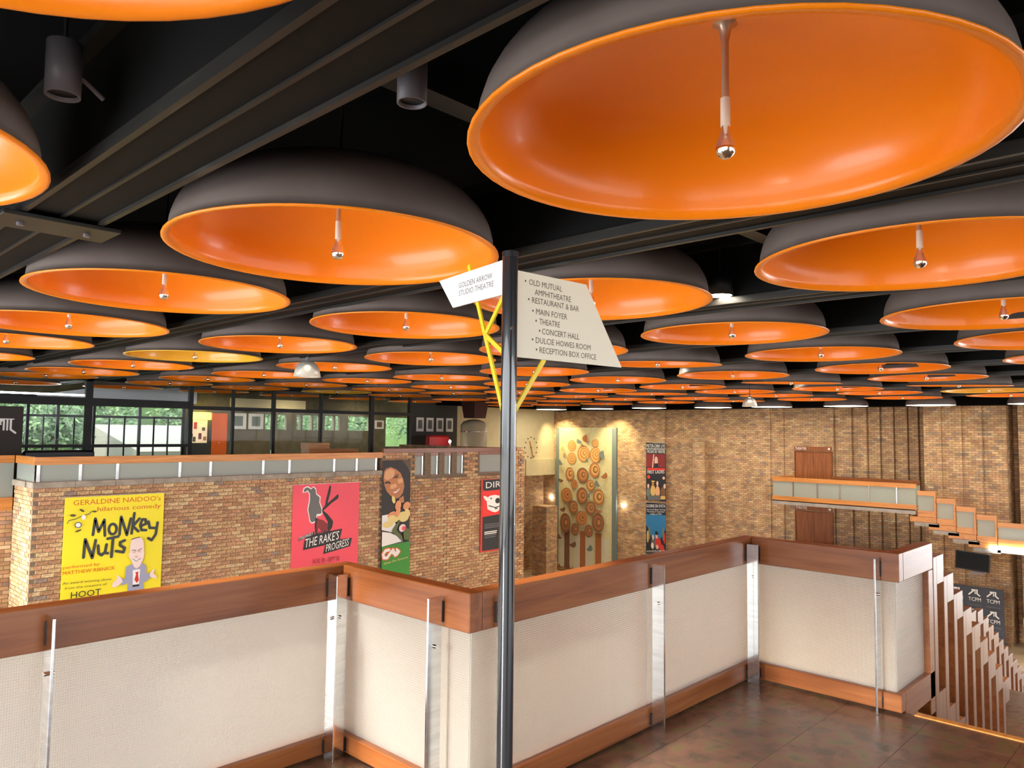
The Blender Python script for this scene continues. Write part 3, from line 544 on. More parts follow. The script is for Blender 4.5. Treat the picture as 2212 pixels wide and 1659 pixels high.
def bell(loc, label, s=1.0):
    t = thing('bell_lamp', label, 'lamp', loc)
    part('shade', MB().lathe([(0.04*s,0.34*s),(0.11*s,0.33*s),(0.19*s,0.27*s),(0.25*s,0.17*s),(0.285*s,0.0),(0.275*s,0.0),(0.24*s,0.165*s),(0.18*s,0.262*s),(0.10*s,0.32*s)], 32), M['bell'], t)
    part('neck', MB().cyl(0.045*s, 0.33*s, 0.42*s, 16), M['grey'], t); part('cord', MB().cyl(0.008, 0.42*s, 4.3-loc[2], 6), M['black'], t)
    part('bulb', MB().lathe([(0.02,0.28),(0.05,0.2),(0.05,0.14),(0.001,0.09)], 14), M['lens'], t)
bell((7.34,12.15,2.60), 'frosted bell shaped pendant lamp hanging over the foyer near the yellow lined dome', 0.85); bell((19.65,9.69,2.42), 'frosted bell shaped pendant lamp near the lit dome row', 0.72)
for y in (23.3, 27.3):
    t = thing('wall_washer', 'small black spotlight aimed at the tapestry edge nearest the %s' % ('posters' if y < 25 else 'clock'), 'lamp', (31.6, y, 3.15), 0, 'tapestry spotlights')
    part('can', MB().tube((-0.08,0,0.06), (0.08,0,-0.08), 0.07), M['black'], t); part('hanger', MB().cyl(0.01, 0.05, 1.15, 6), M['black'], t)
    s = spot('wall_washer_beam', (31.6, y, 3.0), (32.8, y-0.3 if y > 25 else y+0.3, 0.2), 420, 1.5, 0.7, (1.0,0.80,0.45), 0.08)
for y, z in ((28.15,-2.0),(23.2,-2.1)):
    t = thing('wall_lamp', 'small glowing bulb lamp on the brick between the tapestry and the %s' % ('posters' if y < 25 else 'clock wall'), 'lamp', (32.74, y, z), 0, 'wall lamps beside the tapestry')
    part('bulb', MB().lathe([(0.001,0.09),(0.06,0.06),(0.08,0.0),(0.06,-0.06),(0.001,-0.09)], 14), M['lens'], t); part('bracket', MB().box(0.0,0.06,-0.03,0.03,-0.03,0.03), M['black'], t)

# ================================================================== GALLERIES AND BALCONY
gb = thing('gallery_balustrade', 'glass and steel balustrade with wooden handrail on top of the poster wall', 'balustrade', (0,0,0))
along_x('handrail', 4.45, 13.06, 17.50, 17.58, 0.868, 1.030, M['woodorange'], gb)
along_y('handrail', 4.45, 4.53, 17.585, 18.88, 0.868, 1.030, M['woodorange'], gb)
px = [4.54,5.31,6.04,7.38,8.10,9.44,10.16,11.49,12.21,12.86]
for x in px: part('post', MB().bevbox(x-0.03, x+0.03, 17.53, 17.58, 0.525, 0.868, 0.002), M['steel'], gb)
for a, b in zip(px, px[1:]): along_x('glass_panel', a+0.03, b-0.03, 17.55, 17.56, 0.525, 0.868, M['glassfar'], gb, 0.001)
along_y('glass_panel', 4.48, 4.49, 17.6, 18.87, 0.525, 0.868, M['glassfar'], gb, 0.001)
gs = thing('side_gallery_balustrade', 'glass balustrade with wooden rail and fascia beside the lit pier', 'balustrade', (0,0,0))
along_x('handrail', -5.9, 4.44, 18.90, 18.98, 0.868, 1.030, M['woodorange'], gs); along_x('glass_panel', -5.9, 4.44, 18.93, 18.94, 0.14, 0.868, M['glassfar'], gs, 0.001); along_x('fascia', -5.9, 4.44, 18.89, 18.99, -0.14, 0.14, M['woodorange'], gs)
sb = thing('bay_balustrade', 'row of narrow glass bays between brick piers, capped with wood', 'balustrade', (0,0,0))
along_x('handrail', 13.08, 18.60, 17.49, 17.60, 1.0, 1.135, M['wood'], sb)
for a, b in BAYS:
    along_x('glass_panel', a+0.01, b-0.01, 17.56, 17.57, 0.345, 0.90, M['glassfar'], sb, 0.001); along_x('bay_head', a+0.01, b-0.01, 17.54, 17.60, 0.90, 0.999, M['wood'], sb); along_x('bay_sill', a+0.01, b-0.01, 17.52, 17.60, 0.16, 0.345, M['wood'], sb)
    part('post', MB().box(b-0.10, b-0.07, 17.53, 17.555, 0.345, 0.90), M['steel'], sb)
# theatre balcony with its stepped glass stair parapet
tb = thing('theatre_balcony', 'orange wood and glass balcony stepping down along the theatre wall', 'balcony', (0,0,0))
part('floor_slab', MB().box(31.0, 33.0, 8.75, 14.3, -1.25, -1.08), M['concrete'], tb)
def bal_y(x, y0, y1, zr, hg):   # rail top, total height
    along_y('handrail', x, x+0.08, y0, y1, zr-0.17, zr, M['woodorange'], tb); along_y('glass_panel', x+0.03, x+0.04, y0+0.02, y1-0.02, zr-hg+0.22, zr-0.17, M['glassfar'], tb, 0.001); along_y('fascia', x, x+0.08, y0, y1, zr-hg, zr-hg+0.22, M['woodorange'], tb)
bal_y(31.0, 8.72, 14.3, -0.12, 1.0)
for y in (9.4, 10.4, 11.5, 12.4, 13.4): part('post', MB().box(31.0,31.02,y-0.02,y+0.02,-0.90,-0.29), M['steel'], tb)
along_x('handrail', 31.09, 32.9, 14.22, 14.30, -0.29, -0.12, M['woodorange'], tb); along_x('fascia', 31.09, 32.9, 14.22, 14.30, -1.12, -0.90, M['woodorange'], tb); along_x('glass_panel', 31.09, 32.9, 14.25, 14.26, -0.90, -0.29, M['glassfar'], tb, 0.001)
yy = 8.70
for k in range(4):
    y1 = yy; y0 = yy-0.635; zr = -0.36 - 0.245*k
    bal_y(31.0, y0+0.02, y1-0.02, zr, 0.95); part('post', MB().box(30.98,31.1,y0+0.0,y0+0.05,zr-0.95,zr+0.02), M['woodorange'], tb)
    part('step', MB().box(31.0, 33.0, y0, y1+0.25, zr-1.15, zr-0.96), M['woodorange'], tb); part('step', MB().box(31.0, 33.0, y0-0.1, y1+0.1, zr-1.30, zr-1.16), M['concrete'], tb)
    yy = y0
bal_y(31.0, 2.0, yy-0.02, -1.30, 0.80); part('floor_slab', MB().box(31.0,33.0,2.0,yy,-2.35,-2.11), M['concrete'], tb)
t = thing('tube_light', 'white fluorescent tube under the lower end of the theatre balcony', 'lamp', (30.98, 0, -2.17)); part('tube', MB().box(-0.06,0.0,2.0,6.4,-0.07,0.03), M['tube'], t)
t = thing('lower_balcony', 'plain concrete balcony floor in front of the lower theatre doors', 'balcony', (0,0,0)); part('floor_slab', MB().box(31.2,32.9,9.0,14.5,-4.0,-3.78), M['concrete'], t); part('parapet', MB().box(31.2,31.28,9.0,14.5,-3.78,-2.9), M['wood'], t)

# ================================================================== FLAT PRINTS
def ell(cx, cy, rx, ry, n=22, rot=0.0, a0=0, a1=2*PI):
    c, s = math.cos(rot), math.sin(rot); return [(cx + rx*math.cos(a)*c - ry*math.sin(a)*s, cy + rx*math.cos(a)*s + ry*math.sin(a)*c) for a in [a0 + (a1-a0)*k/n for k in range(n if abs(a1-a0-2*PI) < 1e-6 else n+1)]]
class Sheet:
    """flat print hung on a wall: u to the right, v downwards from the top left corner, metres"""
    def __init__(s, name, label, cat, loc, rotz, wd, ht, m, group=None, rod=True, thick=0.008):
        s.t = thing(name, label, cat, loc, rotz, group); s.k = 0; s.map = lambda x, y: (x, y); s.w = wd; s.h = ht
        s.sheet = part('sheet', MB().box(0, wd, -thick, 0, -ht, 0), m, s.t); s.y0 = -thick
        if rod: part('hanging_rod', MB().tube((-0.09,-0.012,0.0), (wd+0.09,-0.012,0.0), 0.012), M['steel'], s.t)
    def lay(s): s.k += 1; return s.y0 - 0.0012*s.k
    def poly(s, pts, m, name='print_shape'):
        q = [s.map(*p) for p in pts]; bm = bmesh.new(); vs = [bm.verts.new((u, 0, -v)) for u, v in q]; f = bm.faces.new(vs)
        bm.normal_update()
        if f.normal.y > 0: f.normal_flip()
        bmesh.ops.triangulate(bm, faces=bm.faces[:]); me = bpy.data.meshes.new(name); bm.to_mesh(me); bm.free()
        return link(name, me, m, s.sheet, (0, s.lay(), 0))
    def stroke(s, pts, wd, m, name='print_stroke'):
        q = [Vector((s.map(*p)[0], -s.map(*p)[1])) for p in pts]; mb = MB()
        for p, r_ in zip(q, q[1:]):
            d = (r_-p).normalized(); n = Vector((-d.y, d.x))*wd/2; mb.add([(v.x, 0, v.y) for v in (p+n, r_+n, r_-n, p-n)], [(0,1,2,3)])
        for i_, p in enumerate(q): mb.add([(p.x + wd/2*math.cos(a*PI/5), -0.00002*(i_+1), p.y + wd/2*math.sin(a*PI/5)) for a in range(10)], [tuple(range(10))])
        return link(name, mb.mesh(name), m, s.sheet, (0, s.lay(), 0))
    def text(s, body, x0, y0, x1, y1, hgt, m, shear=0.0):     # baseline from (x0,y0) to (x1,y1)
        (a, b), (c, d) = s.map(x0, y0), s.map(x1, y1); wd = math.hypot(c-a, d-b)
        me = text_mesh(body, hgt, wd, shear); rot = (0, math.atan2(d-b, c-a), 0); ly = s.lay()
        if len(body) > 5: return link('lettering', me, m, s.sheet, (a, ly, -b), rot)
        bm = bmesh.new(); bm.from_mesh(me); bm.verts.ensure_lookup_table(); seen = set()      # a few big letters: one piece each
        for v0 in bm.verts:
            if v0.index in seen: continue
            st_, isl = [v0], []
            while st_:
                v = st_.pop()
                if v.index in seen: continue
                seen.add(v.index); isl.append(v); st_ += [e.other_vert(v) for e in v.link_edges]
            ix = {v.index: k for k, v in enumerate(isl)}; fs = {f for v in isl for f in v.link_faces}
            link('letter', MB().add([v.co for v in isl], [[ix[v.index] for v in f.verts] for f in fs]).mesh('letter'), m, s.sheet, (a, ly, -b), rot)
        bm.free()

RX = -PI/2       # for sheets on walls that face the landing's long axis
# --- yellow comedy banner
s = Sheet('banner', 'yellow comedy show banner with a cartoon man in a grey suit', 'poster', (5.03, 17.488, 0.20), 0, 2.0, 2.75, M['pyellow'])
s.map = lambda x, y: ((x-115)/1335*2.0, (y - (215-(x-115)*0.0524))/(642-(x-115)*0.0404))
s.text("GERALDINE NAIDOO's", 222,322,1400,248, 0.105, M['orangeink']); s.text('hilarious comedy', 532,398,1405,345, 0.095, M['orangeink'])
for pts in ([(488,705),(510,495),(560,665),(628,510),(645,715)], ell(745,630,52,68,14)+[(797,630)], [(838,700),(852,470),(940,705),(985,490)], [(1003,685),(1032,420)], [(1105,490),(1018,590),(1095,655)], [(1120,590),(1205,555),(1190,500),(1145,500),(1120,570),(1140,640),(1205,640)], [(1235,530),(1255,610),(1350,610)], [(1365,540),(1345,690),(1290,770),(1240,745)],
            [(378,1000),(390,765),(490,1005),(525,775)], [(560,845),(570,945),(610,970),(655,930),(670,830)], [(668,940),(690,945)], [(680,755),(820,725)], [(752,745),(740,990)], [(910,775),(850,800),(850,840),(915,875),(900,930),(800,915)]): s.stroke(pts, 0.058, M['charcoal'])
s.text('performed by', 128,1152,590,1100, 0.062, M['orangeink']); s.text('MATTHEW RIBNICK', 125,1228,795,1152, 0.072, M['orangeink'])
s.text('An award winning show', 130,1352,755,1290, 0.048, M['inkbrown']); s.text('from the creators of', 160,1415,695,1355, 0.048, M['inkbrown']); s.text('HOOT', 240,1530,622,1480, 0.13, M['ink'])
s.poly([(975,1440),(985,1330),(900,1360),(870,1330),(890,1270),(935,1275),(945,1120),(1000,1090),(1180,1070),(1225,1110),(1230,1210),(1290,1190),(1290,1250),(1225,1310),(1185,1310),(1200,1410)], M['suit'])
s.poly([(1038,1160),(1140,1145),(1132,1345),(1045,1350)], M['white']); s.poly([(1075,1185),(1118,1180),(1112,1215),(1128,1290),(1100,1325),(1065,1285),(1085,1218)], M['pred']); s.poly([(1042,1352),(1135,1340),(1135,1366),(1042,1378)], M['ink'])
s.poly([(885,1270),(905,1310),(850,1360),(800,1385),(760,1378),(770,1330),(830,1265),(810,1225),(850,1240)], M['skinpale']); s.poly([(1275,1200),(1325,1140),(1345,1150),(1330,1200),(1375,1230),(1375,1265),(1320,1260),(1285,1240)], M['skinpale'])
s.poly([(985,880),(990,790),(1020,745),(1080,730),(1140,740),(1172,790),(1180,900),(1188,930),(1183,990),(1165,1040),(1130,1110),(1080,1140),(1045,1110),(1005,1030),(975,990),(968,945),(985,935)], M['skinpale'])
for q in (ell(1045,925,24,14,12), ell(1115,915,24,14,12), ell(1078,985,22,16,12)): s.poly(q, M['skin'])
s.poly(ell(1078,1030,50,18,14), M['white']); s.stroke([(1010,905),(1045,895),(1070,910)], 0.012, M['charcoal']); s.stroke([(1095,905),(1120,890),(1145,875)], 0.012, M['charcoal']); s.stroke([(1030,1015),(1078,1045),(1135,1005)], 0.010, M['charcoal']); s.stroke([(1000,760),(1075,735),(1110,732)], 0.016, M['charcoal'])
s.stroke([(150,555),(170,515),(250,500),(330,455),(420,430),(450,395)], 0.014, M['charcoal']); s.poly(ell(350,475,28,32), M['white']); s.poly(ell(285,575,45,40), M['pgrey']); s.poly(ell(285,575,32,28), M['white'])
for q in (ell(215,450,38,16), ell(325,385,34,14,rot=0.5), ell(485,398,30,12), ell(290,650,42,12,rot=-0.4)): s.poly(q, M['inkbrown'])
# --- pink red opera banner
s = Sheet('banner', 'pink red opera banner with a black upside down figure', 'poster', (10.25, 17.488, 0.235), 0, 2.03, 2.85, M['pink'])
s.map = lambda x, y: ((x-225)/990*2.03, (y - (195-(x-232)*0.061))/(535-(x-232)*0.031))
s.poly([(358,300),(372,235),(430,210),(485,238),(512,208),(552,240),(565,310),(622,350),(618,430),(655,520),(655,590),(580,610),(570,690),(505,722),(470,690),(460,630),(435,530),(455,400),(455,320),(425,280),(400,300)], M['white'])
s.poly([(372,295),(385,245),(430,225),(480,255),(512,222),(545,255),(555,320),(608,360),(605,430),(640,520),(642,580),(568,598),(560,680),(505,705),(480,680),(470,630),(447,530),(468,400),(466,315),(430,265),(398,290)], M['pgrey'])
s.poly([(750,195),(775,205),(765,300),(725,440),(800,380),(880,310),(893,335),(885,370),(790,435),(715,500),(665,540),(735,590),(800,660),(820,690),(805,770),(770,815),(725,800),(740,760),(735,690),(690,620),(650,560),(648,520),(690,470),(705,380)], M['ink'])
s.poly([(570,640),(620,660),(670,670),(735,720),(740,800),(700,835),(640,815),(600,770),(590,840),(620,850),(570,865),(550,760),(560,690)], M['maroon']); s.stroke([(565,650),(558,760),(572,850)], 0.05, M['ink']); s.poly([(575,585),(635,588),(630,610),(585,615)], M['white']); s.stroke([(600,830),(770,815)], 0.02, M['ink'])
s.poly([(318,915),(545,822),(535,870),(415,905),(320,962)], M['ink']); s.poly([(415,885),(955,782),(925,928),(1112,905),(1085,1020),(680,1130),(708,1008),(388,1078)], M['ink'])
s.text('STRAVINSKY', 322,948,525,868, 0.07, M['white'], 0.2); s.text("THE RAKE'S", 405,1048,905,925, 0.22, M['white'], 0.22); s.text('PROGRESS', 715,1100,1060,1008, 0.19, M['white'], 0.22)
s.text('AUG 30 - SEPT 05', 525,1262,925,1215, 0.12, M['maroon']); s.text('BAXTER THEATRE', 525,1310,880,1268, 0.05, M['maroon'])
# --- woman with flowers
s = Sheet('banner', 'tall banner with a smiling woman and yellow flowers above a green panel', 'poster', (13.03, 17.455, 0.80), 0, 1.0, 3.35, M['hair'], None, False)
s.map = lambda x, y: ((x-158)/362*1.0, (y-95)/497.0)
s.poly([(400,97),(520,97),(520,300),(480,200),(430,130)], M['inkbrown'])
s.poly([(175,250),(200,210),(260,190),(330,225),(385,275),(425,370),(440,470),(425,560),(385,620),(340,640),(270,600),(215,530),(185,450),(170,350)], M['skinbrown'])
s.poly([(190,255),(250,210),(310,240),(300,330),(215,375),(178,340)], M['skinlit']); s.poly([(260,440),(330,425),(345,470),(290,500),(255,490)], M['skinlit'])
s.poly([(345,370),(410,350),(420,410),(360,430)], M['skinlit']); s.stroke([(195,410),(225,400),(250,415)], 0.05, M['hair']); s.stroke([(290,350),(325,310),(360,300)], 0.022, M['hair']); s.poly(ell(335,335,26,11,12,-0.3), M['hair'])
s.poly([(285,545),(330,535),(378,490),(372,525),(330,560),(300,562)], M['white']); s.stroke([(280,545),(330,570),(380,500)], 0.014, M['pred'])
s.poly([(370,640),(430,600),(440,700),(380,700)], M['skinbrown'])
s.poly([(158,860),(240,850),(340,1000),(330,1120),(158,1060)], M['white'])
for cx, cy, rx, ry, mm, ro in ((300,650,22,55,'petal',-0.2),(360,740,38,75,'peach',0.1),(280,860,60,38,'peach',-0.6),(300,920,70,50,'petal',0.3),(430,900,75,75,'petal',0.0),(470,750,45,60,'peach',0.4),(235,990,70,45,'petal',-0.2),(420,1060,45,55,'skinpale',0.2),(440,1065,28,32,'pink',0),(480,850,35,60,'petal',-0.2),(355,830,30,70,'peach',0.3)): s.poly(ell(cx,cy,rx,ry,16,ro), M[mm])
s.poly([(375,940),(390,955),(340,1080),(420,1180),(425,1230),(360,1180),(280,1090),(300,1050)], M['leaf']); s.poly([(480,1060),(520,1100),(520,1250),(440,1220),(430,1130)], M['leaf'])
s.poly([(158,1075),(260,1100),(350,1150),(430,1240),(430,1260),(158,1290)], M['pgrey']); s.poly([(158,1085),(260,1110),(340,1160),(410,1245),(158,1290)], M['white'])
s.poly([(158,1290),(520,1255),(520,1760),(158,1760)], M['green'])
for wd, mm in ((0.15,'orangeink'),(0.085,'white')):
    s.stroke([(250,1345),(205,1350),(178,1395),(185,1445),(230,1450),(250,1415),(300,1350),(330,1430)], wd, M[mm]); s.stroke([(300,1400),(378,1385)], wd*0.8, M[mm]); s.stroke([(345,1350),(380,1385),(350,1425)], wd*0.8, M[mm])
s.text('Green Our Economy', 185,1540,495,1490, 0.06, M['petal'], 0.3).data.name = 'lettering'
# --- red and black show poster
s = Sheet('show_poster', 'red framed black poster titled DIRT with a white animal head', 'poster', (16.90, 17.455, 0.12), 0, 1.32, 2.30, M['pred'], None, False)
s.map = lambda x, y: ((x-255)/345*1.32, (y-125)/468.0)
s.poly([(275,135),(590,125),(590,275),(420,300),(350,305),(275,285)], M['ink']); s.text('DIRT', 310,258,555,248, 0.20, M['white'])
s.poly([(275,300),(590,285),(590,660),(275,680)], mat('print_bright_red', (0.80,0.02,0.015), 0.5)); s.poly([(275,680),(590,650),(590,1180),(275,1180)], M['ink'])
s.poly([(280,370),(310,375),(330,395),(365,370),(420,365),(460,380),(490,370),(535,365),(525,410),(500,440),(500,530),(460,610),(425,628),(380,610),(330,570),(320,450),(295,420)], M['white']); s.poly(ell(450,455,30,42,14), M['ink']); s.poly(ell(372,415,10,12,10), M['ink']); s.stroke([(345,520),(420,555),(490,535)], 0.03, M['ink']); s.stroke([(420,570),(445,570)], 0.05, M['pgrey'])
for k, y in enumerate((800,826,850)): s.poly([(295,y-8),(490-12*k,y-12),(490-12*k,y),(295,y+4)], M['pgrey'])
for k, y in enumerate((910,936,962,990)): s.poly([(295,y-8),(445-6*k,y-12),(445-6*k,y+2),(295,y+6)], M['white' if k < 2 else 'pgrey'])
# --- double theatre poster on the brick at the far end
s = Sheet('show_poster', 'dark theatre poster headed FIRST LADIES, with performers in costume', 'poster', (32.78, 21.80, 1.17), RX, 1.16, 2.90, M['ink'], None, True)
s.map = lambda x, y: ((x-115)/270*1.16, (y-100)/262.0)
s.text('PIETER-DIRK UYS', 122,162,378,160, 0.17, M['white']); s.poly([(115,172),(385,170),(385,176),(115,178)], M['white']); s.text('THE BAXTER THEATRE', 124,235,376,232, 0.19, M['white'])
s.poly([(120,245),(380,242),(380,415),(120,420)], M['maroon']); s.poly(ell(255,335,24,58,16), M['skin']); s.stroke([(205,420),(222,255)], 0.06, M['skin']); s.poly([(235,370),(280,365),(290,415),(225,418)], M['ink'])
s.poly([(132,432),(378,425),(378,458),(132,462)], M['pred']); s.text('FIRST LADIES', 138,508,368,492, 0.16, M['white'])
for cx, cy, rx, ry, mm in ((150,760,28,70,'t5'),(212,730,34,80,'t3'),(275,740,32,80,'skinlit'),(350,740,34,70,'t4'),(148,670,15,28,'skin'),(212,640,16,30,'skinbrown'),(273,630,15,32,'skin'),(372,660,16,32,'skin'),(215,605,28,10,'t3'),(155,550,22,24,'pred'),(360,555,18,20,'skin')): s.poly(ell(cx,cy,rx,ry,14), M[mm])
s.poly([(140,800),(310,780),(315,850),(135,858)], M['pgrey']); s.poly([(318,790),(382,785),(382,830),(318,835)], M['t3'])
s = Sheet('show_poster', 'blue theatre poster with two figures, below the dark performers poster', 'poster', (32.78, 21.80, -1.83), RX, 1.16, 2.62, M['pblue'], None, True)
s.map = lambda x, y: ((x-115)/270*1.16, (y-880)/262.0)
s.poly([(115,880),(385,875),(385,1030),(115,1040)], M['navy']); s.text('GOERIE EN EVITA', 122,948,380,930, 0.15, M['white'])
for y, a, b, q in ((984,122,378,'soos op die Baxter verhoog'),(1012,130,370,'Woensdag 17 September'),(1042,170,332,'7.30pm vir 8pm')): s.text(q, a, y, b, y-18, 0.075, M['white'])
s.poly([(115,1180),(160,1240),(190,1330),(240,1380),(320,1330),(385,1200),(385,1540),(115,1555)], M['ink'])
for cx, cy, rx, ry, mm in ((160,1280,16,90,'t5'),(350,1270,14,90,'t5'),(140,1330,14,80,'t3'),(368,1330,12,70,'pred'),(280,1400,44,75,'pred'),(335,1470,30,60,'pred'),(215,1410,26,80,'pgrey'),(262,1310,16,34,'skin'),(262,1272,22,26,'ink'),(215,1330,15,34,'skin'),(205,1440,18,40,'skinpale'),(270,1450,20,30,'skin')): s.poly(ell(cx,cy,rx,ry,14), M[mm])
s.text('WITH PIETER-DIRK UYS', 125,1540,382,1500, 0.10, M['white']); s.stroke([(130,1562),(378,1527)], 0.03, M['white'])
# --- tapestry
s = Sheet('tapestry', 'tall yellow tapestry of rust brown spiral flowers on three stems', 'tapestry', (32.76, 27.66, 1.92), RX, 4.0, 7.55, M['tap'], None, False, 0.06)
s.map = lambda x, y: ((x-100)/620*4.0, (y-112)/193.0)

for a, b in ((-0.07,0.0),(4.0,4.07)): part('frame', MB().box(a,b,-0.10,0.02,-7.55,0), M['t5'], s.t)
for a, b in ((3.78,3.98),(0.02,0.14)): part('side_strip', MB().box(a,b,-0.068,-0.05,-7.5,-0.02), M['t5'], s.t)
for a, b in ((140,185),(250,275),(285,355),(420,440),(440,500),(585,600),(610,660)): s.poly([(a,1240),(b,1240),(b,1590),(a,1590)], M['t6'])
for a, b, t_ in ((190,245,'t4'),(360,415,'t2'),(520,582,'t2')): s.poly([(a,1190),(b,1190),(b,1600),(a,1600)], M[t_])
def disc(cx, cy, rx, ry, seq):
    for k, mm in enumerate(seq): f = 1 - k/len(seq); s.poly(ell(cx + 3*k, cy - 2*k, rx*f, ry*f, 20), M[mm], 'flower_ring')
for cx, cy, rx, ry, q in ((265,305,46,60,0),(265,440,48,64,0),(392,385,65,88,0),(520,395,58,84,0),(520,270,36,42,0),(247,605,46,72,1),(388,610,62,80,2),(515,550,55,78,1),(300,708,36,50,3),(475,708,44,58,1),(220,830,60,80,3),(388,825,60,90,2),(560,825,58,82,1),(295,952,50,72,2),(480,945,52,72,2),(210,1125,58,105,4),(388,1055,60,75,3),(560,1085,62,100,4),(320,1180,44,66,4),(465,1180,44,66,4)):
    disc(cx, cy, rx, ry, (('t1','t3','t1','t3','t1','t3'),('t2','t1','t3','t4','t1','t3'),('t4','t2','t1','t4','t1'),('t2','t1','t2','t1','t4'),('t4','t2','t4','t1'))[q])
for cx, cy, r_, ro, mm in ((365,245,30,0.6,'t5'),(445,225,40,1.5,'t2'),(622,385,42,1.4,'t5'),(615,590,36,-0.8,'t2'),(565,680,34,1.0,'t5'),(165,480,32,1.0,'t5'),(165,665,28,0.3,'t4'),(180,970,32,-0.5,'t4'),(575,955,28,0.4,'t2'),(158,1265,32,0.9,'t4'),(292,1325,38,-0.6,'t4'),(465,1345,36,-1.0,'t5'),(478,815,24,1.5,'t5'),(455,450,20,1.4,'t5'),(195,340,26,1.3,'t3')): s.poly(ell(cx,cy,r_,r_*1.3,12,ro,0,PI), M[mm], 'leaf_shape')
# --- clock: dots and hands straight on the cream wall
ck = thing('wall_clock', 'wall clock of plain dots and two brown hands on cream plaster', 'clock', (30.85, 27.985, 0.80), 0)
for k in range(12): a = k*PI/6; part('hour_dot', MB().box(-0.025,0.025,-0.03,0,-0.035,0.035), M['inkbrown'], ck, (0.50*math.sin(a), 0, 0.56*math.cos(a)))
part('hour_hand', MB().bar((0.02,-0.03,-0.05), (-0.12,-0.03,0.36), 0.05, 0.02, (0,1,0)), M['t1'], ck); part('minute_hand', MB().bar((-0.03,-0.05,0.08), (0.14,-0.05,-0.55), 0.045, 0.02, (0,1,0)), M['t1'], ck); part('hub', MB().tube((0,-0.07,0),(0,0,0),0.045), M['t1'], ck)

# ================================================================== DOORS, TV, BACKDROP
def frame_mb(x0, x1, y0, y1, z0, z1, t):      # three sided door frame as one shape
    o = [(x0,z0),(x0,z1),(x1,z1),(x1,z0),(x1-t,z0),(x1-t,z1-t),(x0+t,z1-t),(x0+t,z0)]
    vs = [(x,y0,z) for x, z in o] + [(x,y1,z) for x, z in o]
    fs = [(0,1,6,7),(1,2,5,6),(2,3,4,5),(15,14,9,8),(14,13,10,9),(13,12,11,10)] + [(k,k+8,(k+1)%8+8,(k+1)%8) for k in range(8)]
    return vs, fs
def door(name, label, z0, z1, sign_z):
    d = thing(name, label, 'door', (32.99, 14.12, 0), RX, None, 'structure')
    part('frame', MB().add(*frame_mb(-0.06,1.60,-0.05,0.0,z0,z1+0.05,0.055)), M['wood'], d)
    for a in (0.0, 0.775):
        lf = part('door_leaf', MB().bevbox(a+0.005, a+0.765, -0.035, -0.003, z0, z1-0.005), M['woodred'], d); hx = a+0.69 if a == 0 else a+0.08
        part('door_handle', MB().box(hx-0.02, hx+0.02, -0.08, -0.035, z0+0.10, z0+0.32), M['chrome'], lf); part('kick_plate', MB().box(a+0.02,a+0.75,-0.04,-0.034,z0,z0+0.38), M['rod'], lf)
    sg = part('door_sign', MB().box(-0.06,1.56,-0.03,0.0,sign_z,sign_z+0.18), M['woodred'], d); link('lettering', text_mesh('THEATRE', 0.115, 0.50), M['white'], sg, (-0.02,-0.034,sign_z+0.035)); part('arrow', MB().prism_y([(1.40,sign_z+0.09),(1.46,sign_z+0.15),(1.52,sign_z+0.09),(1.46,sign_z+0.03)], -0.036, -0.031), M['white'], sg)
door('door_1', 'double wooden theatre doors opening onto the balcony', -1.08, 0.90, 0.98); door('door_2', 'double wooden theatre doors below the balcony', -3.78, -1.68, -1.60)
tv = thing('television', 'black flat television hung below the theatre balcony', 'television', (30.6, 7.36, -2.34), RX)
part('screen', MB().box(0.03,1.03,-0.03,-0.024,-0.60,-0.03), M['screen'], tv, (0,0,0), (0,0.05,0)); part('casing', MB().bevbox(0,1.06,-0.024,0.06,-0.64,0,0.01), M['black'], tv, (0,0,0), (0,0.05,0)); part('bracket', MB().tube((0.6,0.06,-0.3),(0.6,1.9,-0.5),0.03), M['grey'], tv); part('media_box', MB().box(0.45,0.85,0.0,0.12,-0.78,-0.70), M['grey'], tv)
s = Sheet('backdrop', 'navy backdrop with repeated white logos standing on the foyer floor', 'banner', (32.0, 7.95, -3.78), RX, 1.75, 2.20, M['navy'], None, False, 0.03)
for r_ in range(3):
    for c_ in range(3):
        u, v = 0.08 + 0.58*c_, 0.10 + 0.70*r_
        s.stroke([(u,v+0.20),(u+0.10,v+0.10),(u+0.17,v+0.03),(u+0.10,v+0.03)], 0.045, M['white']); s.stroke([(u+0.20,v+0.02),(u+0.20,v+0.16)], 0.03, M['white']); s.stroke([(u+0.26,v+0.02),(u+0.26,v+0.15),(u+0.34,v+0.22)], 0.045, M['white']); s.stroke([(u+0.10,v+0.015),(u+0.28,v+0.015)], 0.02, M['white'])
        s.text('TCPM', u-0.02, v+0.42, u+0.38, v+0.42, 0.13, M['white']); s.stroke([(u-0.03,v+0.56),(u+0.40,v+0.56)], 0.018, M['pgrey'])
# ================================================================== GALLERY ROOM
jb = Sheet('logo_panel', 'dark brown panel with a white monogram beside the glass screen', 'panel', (3.0, 21.0, 2.12), 0, 2.05, 2.1, mat('panel_brown', (0.022,0.017,0.014), 0.6), None, False, 0.05)
for pts, wd in (([(1.40,0.62),(1.52,0.48),(1.62,0.33)],0.05), ([(1.62,0.33),(1.55,0.31),(1.53,0.38),(1.60,0.43)],0.035), ([(1.66,0.32),(1.66,0.56)],0.04), ([(1.73,0.32),(1.73,0.56)],0.04), ([(1.80,0.32),(1.80,0.55),(1.90,0.63)],0.045), ([(1.52,0.305),(1.86,0.305)],0.022)): jb.stroke(pts, wd, M['white'])
part('feet', MB().box(0.1,0.3,-0.3,0.3,-2.12,-2.08).box(1.75,1.95,-0.3,0.3,-2.12,-2.08).box(0.15,0.25,-0.03,0,-2.12,-2.05).box(1.8,1.9,-0.03,0,-2.12,-2.05), M['black'], jb.t)
